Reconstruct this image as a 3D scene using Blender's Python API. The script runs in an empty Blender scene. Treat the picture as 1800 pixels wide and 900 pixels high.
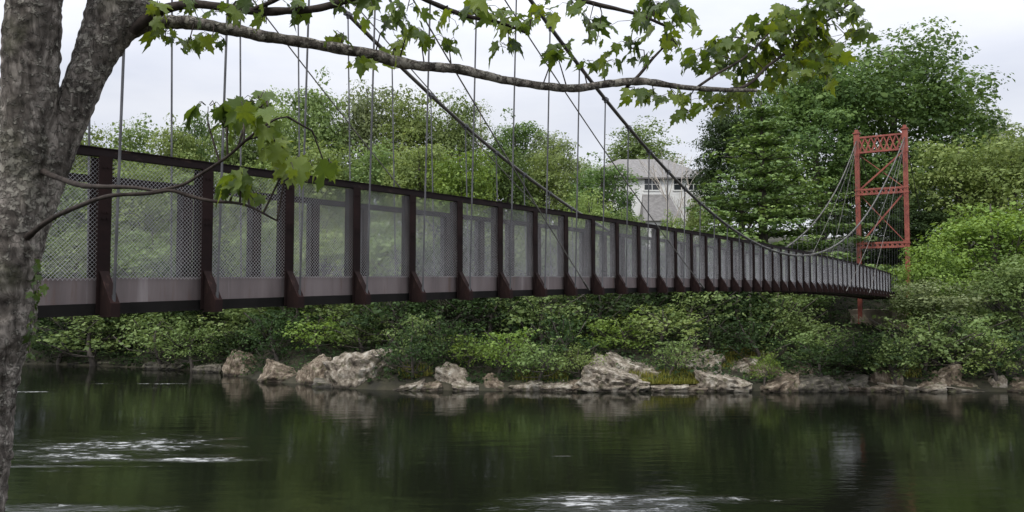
import bpy, bmesh, math, random
import numpy as np
from mathutils import Vector, noise
R = math.radians
SC = bpy.context.scene
COL = SC.collection

# ---------------------------------------------------------------- camera, light
HW = 7.2                       # eye height above the water (z = 0)
PITCH = 0.04868
F = 1400.0                     # focal length in photo pixels (1800 wide)
cd = bpy.data.cameras.new('camera'); cam = bpy.data.objects.new('camera', cd); COL.objects.link(cam)
cam.location = (0, 0, HW); cam.rotation_euler = (R(90) + PITCH, 0, 0)
cd.lens = 28.0; cd.sensor_width = 36; cd.clip_start = 0.1; cd.clip_end = 4000
SC.camera = cam

SUN_EL, SUN_AZ = R(52), R(215)          # azimuth measured from +Y towards +X: behind the camera, to the left
W = bpy.data.worlds.new("World"); SC.world = W; W.use_nodes = True
nt = W.node_tree; nt.nodes.clear()
def N(nt, t, **k):
    n = nt.nodes.new(t)
    for a, b in k.items(): setattr(n, a, b)
    return n
def L(nt, a, b): nt.links.new(a, b)
sky = N(nt, 'ShaderNodeTexSky', sky_type='NISHITA', sun_disc=False, sun_elevation=SUN_EL, sun_rotation=SUN_AZ)
sky.air_density = 1.0; sky.dust_density = 2.0
bg1 = N(nt, 'ShaderNodeBackground'); bg1.inputs[1].default_value = 0.10
L(nt, sky.outputs[0], bg1.inputs[0])
tc = N(nt, 'ShaderNodeTexCoord'); sep = N(nt, 'ShaderNodeSeparateXYZ')
L(nt, tc.outputs['Generated'], sep.inputs[0])
mp = N(nt, 'ShaderNodeMapping'); mp.inputs['Scale'].default_value = (1.6, 1.6, 5.0)
L(nt, tc.outputs['Generated'], mp.inputs[0])
ns = N(nt, 'ShaderNodeTexNoise'); ns.inputs['Scale'].default_value = 2.2; ns.inputs['Detail'].default_value = 5; ns.inputs['Roughness'].default_value = .5
L(nt, mp.outputs[0], ns.inputs['Vector'])
cr = N(nt, 'ShaderNodeValToRGB')
cr.color_ramp.elements[0].position = .3; cr.color_ramp.elements[0].color = (.66, .69, .79, 1)
cr.color_ramp.elements[1].position = .68; cr.color_ramp.elements[1].color = (.88, .89, .93, 1)
L(nt, ns.outputs['Fac'], cr.inputs[0])
zr = N(nt, 'ShaderNodeMapRange'); zr.inputs[1].default_value = .22; zr.inputs[2].default_value = 1.0; zr.inputs[3].default_value = .96; zr.inputs[4].default_value = 2.7
L(nt, sep.outputs[2], zr.inputs[0])
bg2 = N(nt, 'ShaderNodeBackground'); L(nt, cr.outputs[0], bg2.inputs[0]); L(nt, zr.outputs[0], bg2.inputs[1])
mx = N(nt, 'ShaderNodeMixShader'); mx.inputs[0].default_value = .88
L(nt, bg1.outputs[0], mx.inputs[1]); L(nt, bg2.outputs[0], mx.inputs[2])
wo = N(nt, 'ShaderNodeOutputWorld'); L(nt, mx.outputs[0], wo.inputs[0])
sd = bpy.data.lights.new('sun', 'SUN'); sun = bpy.data.objects.new('sun', sd); COL.objects.link(sun)
sd.energy = 1.5; sd.angle = R(11); sd.color = (1, .96, .88)
sdir = Vector((math.sin(SUN_AZ) * math.cos(SUN_EL), math.cos(SUN_AZ) * math.cos(SUN_EL), math.sin(SUN_EL)))
sun.rotation_euler = sdir.to_track_quat('Z', 'Y').to_euler()
vs = SC.view_settings; vs.view_transform = 'Standard'; vs.look = 'None'; vs.exposure = 0.22; vs.gamma = 1.0; vs.use_curve_mapping = False
SC.render.engine = 'CYCLES'
try:
    SC.cycles.max_bounces = 6; SC.cycles.transparent_max_bounces = 8
except Exception: pass

# ---------------------------------------------------------------- helpers
def ray(px, py):
    cx = (px - 900) / F; cy = (450 - py) / F
    c, s = math.cos(PITCH), math.sin(PITCH)
    return np.array([cx, c - cy * s, s + cy * c])
def at(px, py, Y):
    r = ray(px, py); k = Y / r[1]
    return Vector((r[0] * k, Y, HW + r[2] * k))
def proj(p):
    c, s = math.cos(PITCH), math.sin(PITCH)
    x, y, z = p[0], p[1], p[2] - HW
    fz = y * c + z * s; uz = -y * s + z * c
    return 900 + F * x / fz, 450 - F * uz / fz

def tag(o, label=None, cat=None, group=None, kind=None):
    if label: o['label'] = label
    if cat: o['category'] = cat
    if group: o['group'] = group
    if kind: o['kind'] = kind
    return o
def empty(name, loc=(0, 0, 0)):
    o = bpy.data.objects.new(name, None); COL.objects.link(o); o.location = loc; o.empty_display_size = .3
    return o
def link(name, me, mat=None, parent=None, loc=None):
    o = bpy.data.objects.new(name, me); COL.objects.link(o)
    if mat is not None and len(me.materials) == 0: me.materials.append(mat)
    if parent: o.parent = parent
    if loc is not None: o.location = loc
    return o
def mesh_np(name, V, Fq, tint=None, smooth=False):
    """V (n,3), Fq (m,k) equal-sided faces"""
    V = np.asarray(V, dtype=np.float32); Fq = np.asarray(Fq, dtype=np.int32)
    me = bpy.data.meshes.new(name)
    m, k = Fq.shape
    me.vertices.add(len(V)); me.vertices.foreach_set('co', V.ravel())
    me.loops.add(m * k); me.loops.foreach_set('vertex_index', Fq.ravel())
    me.polygons.add(m); me.polygons.foreach_set('loop_start', np.arange(m, dtype=np.int32) * k)
    try: me.polygons.foreach_set('loop_total', np.full(m, k, dtype=np.int32))
    except Exception: pass
    if tint is not None:
        a = me.attributes.new('tint', 'FLOAT', 'FACE'); a.data.foreach_set('value', np.asarray(tint, dtype=np.float32))
    me.update(calc_edges=True)
    if smooth: me.polygons.foreach_set('use_smooth', np.ones(m, dtype=bool))
    return me

class MB:
    def __init__(s): s.v = []; s.f = []; s.sm = []
    def add(s, vs_, fs, sm=False):
        b = len(s.v); s.v += [tuple(v) for v in vs_]; s.f += [tuple(i + b for i in f) for f in fs]; s.sm += [sm] * len(fs)
    def box(s, c, u, v, w):
        """centre c, half vectors u v w"""
        c, u, v, w = map(Vector, (c, u, v, w)); P = []
        for a in (-1, 1):
            for b in (-1, 1):
                for d in (-1, 1): P.append(c + u * a + v * b + w * d)
        s.add(P, [(0, 1, 3, 2), (4, 6, 7, 5), (0, 4, 5, 1), (2, 3, 7, 6), (0, 2, 6, 4), (1, 5, 7, 3)])
    def bar(s, a, b, wd, ht, up=(0, 0, 1)):
        a, b = Vector(a), Vector(b); d = b - a; l = d.length
        if l < 1e-6: return
        d = d / l; up = Vector(up); sx = d.cross(up)
        if sx.length < 1e-4: sx = d.cross(Vector((1, 0, 0)))
        sx.normalize(); sy = sx.cross(d)
        s.box((a + b) / 2, d * l / 2, sx * wd / 2, sy * ht / 2)
    def prism(s, poly, ext):
        """poly: list of 3-D points (planar), extruded by vector ext"""
        n = len(poly); ext = Vector(ext); P = [Vector(p) for p in poly]; P += [p + ext for p in P[:n]]
        fs = [tuple(range(n))[::-1], tuple(range(n, 2 * n))] + [(i, (i + 1) % n, n + (i + 1) % n, n + i) for i in range(n)]
        s.add(P, fs)
    def tube(s, pts, rads, seg=8, cap=True, wob=0, wf=3.0, bump=0):
        pts = [Vector(p) for p in pts]; n = len(pts)
        if not hasattr(rads, '__len__'): rads = [rads] * n
        P = []; prev = None
        for i, p in enumerate(pts):
            d = (pts[min(i + 1, n - 1)] - pts[max(i - 1, 0)]).normalized()
            if prev is None:
                a = d.cross(Vector((0.3, 1, 0.2))).normalized()
            else:
                a = (prev - d * prev.dot(d)).normalized()
            prev = a; b = d.cross(a)
            for k in range(seg):
                t = 2 * math.pi * k / seg; o = a * math.cos(t) + b * math.sin(t)
                r = rads[i]
                if wob:
                    q = p + o * r
                    r *= 1 + wob * noise.noise(q * wf) + bump * noise.noise(q * wf * 6)
                P.append(p + o * r)
        fs = []
        for i in range(n - 1):
            for k in range(seg):
                k2 = (k + 1) % seg
                fs.append((i * seg + k, i * seg + k2, (i + 1) * seg + k2, (i + 1) * seg + k))
        s.add(P, fs, True)
        if cap:
            s.add(P[:seg], [tuple(range(seg))[::-1]]); s.add(P[-seg:], [tuple(range(seg))])
    def mesh(s, name):
        me = bpy.data.meshes.new(name); me.from_pydata(s.v, [], s.f); me.update()
        me.polygons.foreach_set('use_smooth', s.sm)
        return me
    def build(s, name, mat, parent=None, loc=None): return link(name, s.mesh(name), mat, parent, loc)

def smooth_path(P, n=6):
    """Catmull-Rom through rows (x,y,z,r)"""
    P = np.array(P, float); out = []
    Q = np.vstack([2 * P[0] - P[1], P, 2 * P[-1] - P[-2]])
    for i in range(1, len(Q) - 2):
        for t in np.linspace(0, 1, n, endpoint=False):
            a, b, c, d = Q[i - 1], Q[i], Q[i + 1], Q[i + 2]
            out.append(.5 * ((2 * b) + (-a + c) * t + (2 * a - 5 * b + 4 * c - d) * t * t + (-a + 3 * b - 3 * c + d) * t ** 3))
    out.append(P[-1]); out = np.array(out); out[:, 3] = np.maximum(out[:, 3], .0008)
    return out

# ---------------------------------------------------------------- materials
def mat(name):
    m = bpy.data.materials.new(name); m.use_nodes = True; nt = m.node_tree
    return m, nt, nt.nodes['Principled BSDF'], nt.nodes['Material Output']
def setp(b, **k):
    for a, v in k.items():
        a = {'rough': 'Roughness', 'metal': 'Metallic', 'spec': 'Specular IOR Level', 'col': 'Base Color', 'ior': 'IOR'}[a]
        b.inputs[a].default_value = v
def noise_ramp(nt, stops, scale, detail=6, rough=.6, coord='Object', mscale=(1, 1, 1), dist=0):
    tc = N(nt, 'ShaderNodeTexCoord'); mp = N(nt, 'ShaderNodeMapping'); mp.inputs['Scale'].default_value = mscale
    L(nt, tc.outputs[coord], mp.inputs[0])
    n = N(nt, 'ShaderNodeTexNoise'); n.inputs['Scale'].default_value = scale; n.inputs['Detail'].default_value = detail; n.inputs['Roughness'].default_value = rough
    n.inputs['Distortion'].default_value = dist
    L(nt, mp.outputs[0], n.inputs['Vector'])
    r = N(nt, 'ShaderNodeValToRGB'); el = r.color_ramp.elements
    while len(el) < len(stops): el.new(.5)
    for e, (p, c) in zip(el, stops): e.position = p; e.color = (*c, 1)
    L(nt, n.outputs['Fac'], r.inputs[0])
    return n, r, mp
def bumpn(nt, b, h, strength, dist):
    bp = N(nt, 'ShaderNodeBump'); bp.inputs['Strength'].default_value = strength; bp.inputs['Distance'].default_value = dist
    L(nt, h, bp.inputs['Height']); L(nt, bp.outputs[0], b.inputs['Normal']); return bp
def simple(name, stops, scale, rough=.6, metal=0, bump=0, bd=.01, mscale=(1, 1, 1), detail=6, spec=.5, coord='Object'):
    m, nt, b, o = mat(name); n, r, mp = noise_ramp(nt, stops, scale, mscale=mscale, detail=detail, coord=coord)
    L(nt, r.outputs[0], b.inputs['Base Color']); setp(b, rough=rough, metal=metal, spec=spec)
    if bump: bumpn(nt, b, n.outputs['Fac'], bump, bd)
    return m

def leaf_mat(name, dark, mid, light, trans=.3, rough=.55, patch=.25, hue=.008, spec=.3, backf=None):
    """patches of foliage differ in colour with the branch they grow on (object noise) and leaf by leaf (tint)"""
    m, nt, b, o = mat(name)
    at_ = N(nt, 'ShaderNodeAttribute', attribute_name='tint')
    tc = N(nt, 'ShaderNodeTexCoord'); n = N(nt, 'ShaderNodeTexNoise'); n.inputs['Scale'].default_value = patch; n.inputs['Detail'].default_value = 2
    L(nt, tc.outputs['Object'], n.inputs['Vector'])
    a = N(nt, 'ShaderNodeMath', operation='MULTIPLY_ADD'); a.inputs[1].default_value = 1.1; a.inputs[2].default_value = -.55
    L(nt, n.outputs['Fac'], a.inputs[0])
    s = N(nt, 'ShaderNodeMath', operation='ADD'); L(nt, a.outputs[0], s.inputs[0]); L(nt, at_.outputs['Fac'], s.inputs[1])
    r = N(nt, 'ShaderNodeValToRGB'); el = r.color_ramp.elements; el.new(.5)
    for e, (p, c) in zip(el, ((.1, dark), (.5, mid), (.95, light))): e.position = p; e.color = (*c, 1)
    L(nt, s.outputs[0], r.inputs[0])
    oi = N(nt, 'ShaderNodeObjectInfo'); hs = N(nt, 'ShaderNodeHueSaturation')
    mr = N(nt, 'ShaderNodeMapRange'); mr.inputs[3].default_value = .5 - hue; mr.inputs[4].default_value = .5 + hue
    L(nt, oi.outputs['Random'], mr.inputs[0]); L(nt, mr.outputs[0], hs.inputs['Hue'])
    mr2 = N(nt, 'ShaderNodeMapRange'); mr2.inputs[3].default_value = .85; mr2.inputs[4].default_value = 1.2
    L(nt, oi.outputs['Random'], mr2.inputs[0]); L(nt, mr2.outputs[0], hs.inputs['Value'])
    L(nt, r.outputs[0], hs.inputs['Color'])
    L(nt, hs.outputs[0], b.inputs['Base Color']); setp(b, rough=rough, spec=spec)
    t = N(nt, 'ShaderNodeBsdfTranslucent')
    hs2 = N(nt, 'ShaderNodeHueSaturation'); hs2.inputs['Hue'].default_value = .485; hs2.inputs['Value'].default_value = 1.5; hs2.inputs['Saturation'].default_value = 1.15
    L(nt, hs.outputs[0], hs2.inputs['Color']); L(nt, hs2.outputs[0], t.inputs[0])
    mxx = N(nt, 'ShaderNodeMixShader'); mxx.inputs[0].default_value = trans
    L(nt, b.outputs[0], mxx.inputs[1]); L(nt, t.outputs[0], mxx.inputs[2]); L(nt, mxx.outputs[0], o.inputs[0])
    return m

M = {}
M['leaf_deep'] = leaf_mat('foliage deep green', (.046, .082, .026), (.098, .155, .048), (.165, .235, .075), spec=.12)
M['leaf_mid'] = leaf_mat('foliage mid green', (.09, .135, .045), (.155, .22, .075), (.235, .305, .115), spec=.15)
M['leaf_yellow'] = leaf_mat('foliage yellow green', (.11, .155, .048), (.19, .255, .08), (.285, .35, .125), spec=.15)
M['leaf_pale'] = leaf_mat('foliage pale grey green', (.10, .13, .055), (.16, .20, .085), (.24, .28, .13))
M['leaf_lime'] = leaf_mat('foliage fresh lime green', (.09, .15, .035), (.16, .245, .055), (.25, .35, .085), spec=.15)
M['leaf_dark'] = leaf_mat('foliage shaded dark green', (.02, .036, .014), (.038, .064, .024), (.08, .125, .042), spec=.1)  # deeper leaf green: shade among thickets and low growth painted into the colour
M['needle'] = leaf_mat('pine needles', (.06, .105, .034), (.125, .195, .052), (.21, .29, .08), trans=.12)
M['grass'] = leaf_mat('grass blades', (.12, .14, .025), (.20, .21, .04), (.32, .29, .08), patch=1)
M['maple'] = leaf_mat('maple leaf', (.04, .07, .018), (.10, .16, .032), (.20, .27, .045), trans=.42, patch=5.0, rough=.45, spec=.3)
M['bark'] = simple('tree bark', [(.3, (.035, .029, .024)), (.7, (.10, .085, .072))], 3, .9, bump=.6, bd=.05, mscale=(1, 1, .3))
M['twig'] = simple('dark twig bark', [(.3, (.016, .012, .010)), (.7, (.065, .052, .044))], 30, .85, bump=.5, bd=.004, spec=.2)
M['bark_pale'] = simple('pale bark', [(.3, (.25, .21, .17)), (.65, (.55, .5, .44))], 3, .9, mscale=(1, 1, .5))

def make_bark():
    m, nt, b, o = mat('lichened maple bark')
    n1, r1, mp = noise_ramp(nt, [(.36, (.028, .023, .019)), (.5, (.115, .10, .086)), (.62, (.28, .25, .22))], 22, 8, .65, mscale=(1, 1, .35), dist=.6)
    # lichen patches, pale
    v = N(nt, 'ShaderNodeTexNoise'); v.inputs['Scale'].default_value = 42; v.inputs['Detail'].default_value = 5; v.inputs['Roughness'].default_value = .62
    tc = N(nt, 'ShaderNodeTexCoord'); L(nt, tc.outputs['Object'], v.inputs['Vector'])
    big = N(nt, 'ShaderNodeTexNoise'); big.inputs['Scale'].default_value = 3.2; big.inputs['Detail'].default_value = 3; L(nt, tc.outputs['Object'], big.inputs['Vector'])
    ad = N(nt, 'ShaderNodeMath', operation='MULTIPLY_ADD'); ad.inputs[1].default_value = .55; L(nt, big.outputs['Fac'], ad.inputs[0]); L(nt, v.outputs['Fac'], ad.inputs[2])
    rp = N(nt, 'ShaderNodeValToRGB'); rp.color_ramp.elements[0].position = .78; rp.color_ramp.elements[1].position = .87
    L(nt, ad.outputs[0], rp.inputs[0])
    m1 = N(nt, 'ShaderNodeMixRGB'); m1.inputs[2].default_value = (.32, .30, .255, 1)
    ml = N(nt, 'ShaderNodeMath', operation='MULTIPLY'); ml.inputs[1].default_value = .75; L(nt, rp.outputs[0], ml.inputs[0])
    L(nt, ml.outputs[0], m1.inputs[0]); L(nt, r1.outputs[0], m1.inputs[1])
    # moss
    ms = N(nt, 'ShaderNodeTexNoise'); ms.inputs['Scale'].default_value = 4.5; ms.inputs['Detail'].default_value = 6
    mpp = N(nt, 'ShaderNodeMapping'); mpp.inputs['Location'].default_value = (5, 3, 1); L(nt, tc.outputs['Object'], mpp.inputs[0]); L(nt, mpp.outputs[0], ms.inputs['Vector'])
    rm = N(nt, 'ShaderNodeValToRGB'); rm.color_ramp.elements[0].position = .55; rm.color_ramp.elements[1].position = .72; L(nt, ms.outputs['Fac'], rm.inputs[0])
    ml2 = N(nt, 'ShaderNodeMath', operation='MULTIPLY'); ml2.inputs[1].default_value = .5; L(nt, rm.outputs[0], ml2.inputs[0])
    m2 = N(nt, 'ShaderNodeMixRGB'); m2.inputs[2].default_value = (.055, .065, .025, 1)
    L(nt, ml2.outputs[0], m2.inputs[0]); L(nt, m1.outputs[0], m2.inputs[1])
    L(nt, m2.outputs[0], b.inputs['Base Color']); setp(b, rough=.9, spec=.25)
    hh = N(nt, 'ShaderNodeMath', operation='ADD'); L(nt, n1.outputs['Fac'], hh.inputs[0]); L(nt, rp.outputs[0], hh.inputs[1])
    bumpn(nt, b, hh.outputs[0], .9, .02)
    return m
M['trunk'] = make_bark()

M['steel'] = simple('weathered brown steel', [(.3, (.010, .0065, .006)), (.55, (.020, .011, .010)), (.75, (.034, .017, .015))], 2.2, .9, metal=0, bump=.2, bd=.004, detail=9, spec=.15)
def weather(m, col, lo, hi, scale, ms):
    nt = m.node_tree; b = nt.nodes['Principled BSDF']; src = b.inputs['Base Color'].links[0].from_socket
    n, r, mp = noise_ramp(nt, [(lo, (0, 0, 0)), (hi, (1, 1, 1))], scale, 8, .65, mscale=ms)
    mx_ = N(nt, 'ShaderNodeMixRGB'); mx_.inputs[2].default_value = (*col, 1)
    L(nt, r.outputs[0], mx_.inputs[0]); L(nt, src, mx_.inputs[1]); L(nt, mx_.outputs[0], b.inputs['Base Color'])
M['rail'] = simple('dark steel rail', [(.3, (.009, .006, .006)), (.7, (.018, .011, .011))], 2.0, .85, detail=8, spec=.2)
M['kick'] = simple('mauve grey kick plate', [(.3, (.10, .08, .077)), (.5, (.15, .122, .118)), (.75, (.20, .168, .163))], 3.0, .6, detail=6, mscale=(1, 1, .12))
M['beam'] = simple('dark painted beam', [(.3, (.008, .008, .007)), (.7, (.018, .016, .015))], 2.0, .9, spec=.12)
M['wire'] = simple('galvanised wire', [(.3, (.32, .32, .32)), (.7, (.50, .50, .50))], 1.5, .55, metal=.35)
M['cable'] = simple('main cable', [(.3, (.05, .047, .042)), (.7, (.13, .122, .105))], 3.0, .55, metal=.3)
M['susp'] = simple('grey suspender rope', [(.3, (.05, .05, .053)), (.7, (.14, .14, .145))], 2.5, .5, metal=.4)
M['stay'] = simple('stay rope', [(.3, (.08, .076, .068)), (.7, (.2, .19, .165))], 3.0, .55, metal=.2)
M['tower'] = simple('red painted steel', [(.3, (.15, .036, .028)), (.5, (.26, .064, .043)), (.72, (.33, .10, .07))], 1.2, .6, detail=9, bump=.1, bd=.01)
weather(M['steel'], (.075, .045, .035), .60, .72, 5, (1, 1, .3))
weather(M['rail'], (.05, .032, .026), .58, .70, 4, (1, 1, 2))
weather(M['kick'], (.11, .07, .055), .56, .74, 6, (1, 1, .10))
weather(M['kick'], (.27, .24, .235), .60, .72, 3, (1, 1, .06))
weather(M['tower'], (.13, .06, .04), .56, .68, 2.5, (1, 1, .35))
M['deck'] = simple('deck planks', [(.3, (.08, .07, .06)), (.7, (.16, .14, .12))], 3, .85)
M['stone'] = simple('stone masonry', [(.3, (.16, .13, .10)), (.7, (.34, .29, .22))], 1.5, .9, bump=.5, bd=.08, detail=9)

def make_rock(name, a, b_, c, wet=True):
    m, nt, b, o = mat(name)
    n1, r1, mp = noise_ramp(nt, [(.36, a), (.5, b_), (.62, c)], 1.5, 10, .72, coord='Object')
    g = N(nt, 'ShaderNodeNewGeometry'); sp = N(nt, 'ShaderNodeSeparateXYZ'); L(nt, g.outputs['Position'], sp.inputs[0])
    # waterline stain
    n2 = N(nt, 'ShaderNodeTexNoise'); n2.inputs['Scale'].default_value = .9; L(nt, g.outputs['Position'], n2.inputs['Vector'])
    ad = N(nt, 'ShaderNodeMath', operation='MULTIPLY_ADD'); ad.inputs[1].default_value = -.5; L(nt, n2.outputs['Fac'], ad.inputs[0]); L(nt, sp.outputs[2], ad.inputs[2])
    mr = N(nt, 'ShaderNodeMapRange'); mr.inputs[1].default_value = -.12; mr.inputs[2].default_value = .08; mr.inputs[3].default_value = .3; mr.inputs[4].default_value = 1
    L(nt, ad.outputs[0], mr.inputs[0])
    mm = N(nt, 'ShaderNodeMixRGB', blend_type='MULTIPLY'); mm.inputs[0].default_value = 1
    L(nt, r1.outputs[0], mm.inputs[1]); L(nt, mr.outputs[0], mm.inputs[2])
    # moss speckle
    n3 = N(nt, 'ShaderNodeTexNoise'); n3.inputs['Scale'].default_value = 2.6; n3.inputs['Detail'].default_value = 7; L(nt, g.outputs['Position'], n3.inputs['Vector'])
    r3 = N(nt, 'ShaderNodeValToRGB'); r3.color_ramp.elements[0].position = .54; r3.color_ramp.elements[1].position = .66; L(nt, n3.outputs['Fac'], r3.inputs[0])
    m3 = N(nt, 'ShaderNodeMixRGB'); m3.inputs[2].default_value = (.07, .075, .03, 1)
    ml = N(nt, 'ShaderNodeMath', operation='MULTIPLY'); ml.inputs[1].default_value = .6; L(nt, r3.outputs[0], ml.inputs[0])
    L(nt, ml.outputs[0], m3.inputs[0]); L(nt, mm.outputs[0], m3.inputs[1])
    L(nt, m3.outputs[0], b.inputs['Base Color']); setp(b, rough=.88, spec=.3)
    bumpn(nt, b, n1.outputs['Fac'], .9, .25)
    return m
M['rock_pale'] = make_rock('pale granite', (.045, .036, .027), (.235, .20, .155), (.45, .415, .35))
M['rock_mid'] = make_rock('brown granite', (.03, .022, .015), (.145, .112, .08), (.33, .28, .215))
M['rock_dark'] = make_rock('dark mossy rock', (.05, .045, .035), (.11, .10, .08), (.20, .18, .14))

# ---------------------------------------------------------------- terrain and water
SHX = np.array([-400, -120, -47, -36, -27, -20, -11, 0, 20, 40, 70, 400.])
SHY = np.array([110, 96, 82.6, 79, 74, 66.5, 60.8, 60.2, 60.0, 59.6, 62, 90.])
def shore(x): return np.interp(x, SHX, SHY)
def terr(x, y):
    x = np.asarray(x, float); y = np.asarray(y, float)
    s = y - shore(x)
    sp = np.interp(s, [-400, -6, -1.2, -.2, .5, 8, 14, 22, 34, 55, 100, 400, 3000], [-3, -2.4, -.9, -.15, .45, 2.8, 4.4, 6.6, 9.0, 14.5, 19, 24, 30])
    near = np.interp(y, [-3000, -60, 0.8, 3, 5, 7, 10.5, 14, 24], [9, 8, 5.65, 4.9, 3.7, 2.2, .1, -1.6, -2.8])
    bankw = np.where(y < 20, near, -9)
    h = np.where(s > -8, np.maximum(sp, bankw), np.maximum(bankw, -2.8))
    h = h + np.where(s > 1, .35 * np.sin(x * .31 + 1) * np.sin(y * .27) + .2 * np.sin(x * .9) * np.sin(y * .7 + 2), 0)
    return h
def tz(x, y): return float(terr(x, y))
xs = np.concatenate([np.linspace(-2500, -150, 14), np.linspace(-140, 140, 141), np.linspace(150, 2500, 14)])
ys = np.concatenate([np.linspace(-800, -20, 8), np.linspace(-15, 150, 166), np.linspace(160, 3000, 16)])
GX, GY = np.meshgrid(xs, ys); GZ = terr(GX, GY)
V = np.stack([GX, GY, GZ], -1).reshape(-1, 3); nx = len(xs); ny = len(ys)
ii = (np.arange(ny - 1)[:, None] * nx + np.arange(nx - 1)[None]).ravel()
gm = mesh_np('ground', V, np.stack([ii, ii + 1, ii + nx + 1, ii + nx], 1), smooth=True)
M['ground'] = simple('leaf litter soil', [(.3, (.015, .014, .009)), (.55, (.03, .028, .014)), (.75, (.055, .045, .03))], .7, .95, bump=.5, bd=.2, detail=9)
tag(link('ground', gm, M['ground']), kind='structure')

def make_water():
    m, nt, b, o = mat('dark river water')
    g = N(nt, 'ShaderNodeNewGeometry'); sp = N(nt, 'ShaderNodeSeparateXYZ'); L(nt, g.outputs['Position'], sp.inputs[0])
    def M2(op, a, b_=None, c=None):
        n = N(nt, 'ShaderNodeMath', operation=op)
        for i, q in enumerate((a, b_, c)):
            if q is None: continue
            if isinstance(q, (int, float)): n.inputs[i].default_value = q
            else: L(nt, q, n.inputs[i])
        return n.outputs[0]
    def nz(scale, ms, detail=4, rough=.55, dist=0):
        mp = N(nt, 'ShaderNodeMapping'); mp.inputs['Scale'].default_value = ms; L(nt, g.outputs['Position'], mp.inputs[0])
        n = N(nt, 'ShaderNodeTexNoise'); n.inputs['Scale'].default_value = scale; n.inputs['Detail'].default_value = detail; n.inputs['Roughness'].default_value = rough
        n.inputs['Distortion'].default_value = dist
        L(nt, mp.outputs[0], n.inputs['Vector']); return n.outputs['Fac']
    # disturbed water: places where the current breaks (cx, cy, rx, ry, angle slope)
    spots = [(-18.5, 38.0, 6.0, 4.6, 1), (-14.2, 35.3, 4.4, .6, 1.1), (-36.5, 59.6, 2.6, .8, 1.2), (-29.5, 65, 8.5, .35, 1),
             (3.4, 28.0, 4.2, 1.7, 1.1), (2.2, 36.0, .55, .10, 1), (-16, 27.3, 5, .7, .75), (-27, 62.0, 1.5, .3, .9), (8.2, 28.4, 2.2, .8, .8), (-20, 34.0, 6.5, .35, 1.1)]
    edge = nz(.55, (.5, 1.2, 1), 5, .6, .5)
    edge2 = nz(1.7, (.35, 1.2, 1), 6, .7, .8)
    tot = None
    for cx, cy, rx, ry, st in spots:
        dx = M2('MULTIPLY', M2('SUBTRACT', sp.outputs[0], cx), 1 / rx); dy = M2('MULTIPLY', M2('SUBTRACT', sp.outputs[1], cy), 1 / ry)
        q = M2('ADD', M2('MULTIPLY', dx, dx), M2('MULTIPLY', dy, dy))
        v = M2('SUBTRACT', M2('SUBTRACT', 1.0, q), M2('MULTIPLY', M2('SUBTRACT', edge, .5), 3.2))
        v = M2('MULTIPLY', M2('MINIMUM', M2('MAXIMUM', v, 0.0), 1.0), M2('LESS_THAN', q, 3.0))
        v = M2('MULTIPLY', v, st)
        tot = v if tot is None else M2('MAXIMUM', tot, v)
    fn = nz(3.4, (.5, 1.25, 1), 6, .68, .6)
    fo = M2('ADD', M2('MULTIPLY', tot, .22), M2('ADD', M2('MULTIPLY', fn, .55), M2('MULTIPLY', edge2, .52)))
    rp = N(nt, 'ShaderNodeValToRGB'); rp.color_ramp.elements[0].position = .745; rp.color_ramp.elements[1].position = .90
    L(nt, fo, rp.inputs[0]); foam = rp.outputs[0]
    gate = M2('MINIMUM', M2('MULTIPLY', tot, 3.0), 1.0)
    foam = M2('MULTIPLY', foam, gate)
    mc = N(nt, 'ShaderNodeMixRGB'); mc.inputs[1].default_value = (.006, .007, .0045, 1); mc.inputs[2].default_value = (.62, .63, .62, 1)
    L(nt, foam, mc.inputs[0]); L(nt, mc.outputs[0], b.inputs['Base Color'])
    rr = M2('MULTIPLY_ADD', foam, .5, .06); L(nt, rr, b.inputs['Roughness']); setp(b, ior=1.33)
    rip = nz(1.0, (.35, 1.1, 1), 3, .5)
    fine = nz(4.0, (.6, 1.4, 1), 3, .55)
    calm = nz(.06, (.5, 1.6, 1), 2, .5)
    cm = N(nt, 'ShaderNodeMapRange'); cm.inputs[1].default_value = .38; cm.inputs[2].default_value = .62; cm.inputs[3].default_value = .35; cm.inputs[4].default_value = 1.0
    L(nt, calm, cm.inputs[0])
    h = M2('MULTIPLY', M2('ADD', M2('MULTIPLY', rip, .026), M2('MULTIPLY', fine, .006)), cm.outputs[0])
    rough = nz(2.6, (.8, 1.6, 1), 4, .65, .4)
    h = M2('ADD', h, M2('MULTIPLY', M2('MULTIPLY', rough, tot), .035))
    bumpn(nt, b, h, 1.0, 1.0)
    return m
M['water'] = make_water()
wm = mesh_np('river', [(-600, 2, 0), (600, 2, 0), (600, 140, 0), (-600, 140, 0)], [(0, 1, 2, 3)])
tag(link('river', wm, M['water']), kind='structure')

def ground_hit(px, py, smin=.3):
    """where the view ray through a pixel meets the far bank"""
    r = ray(px, py)
    for Y in np.arange(45, 140, .15):
        k = Y / r[1]; x = r[0] * k; z = HW + r[2] * k
        if Y > shore(x) + smin and z <= max(0.0, float(terr(x, Y))): return x, Y
    Y = 75; return r[0] * Y / r[1], Y

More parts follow.
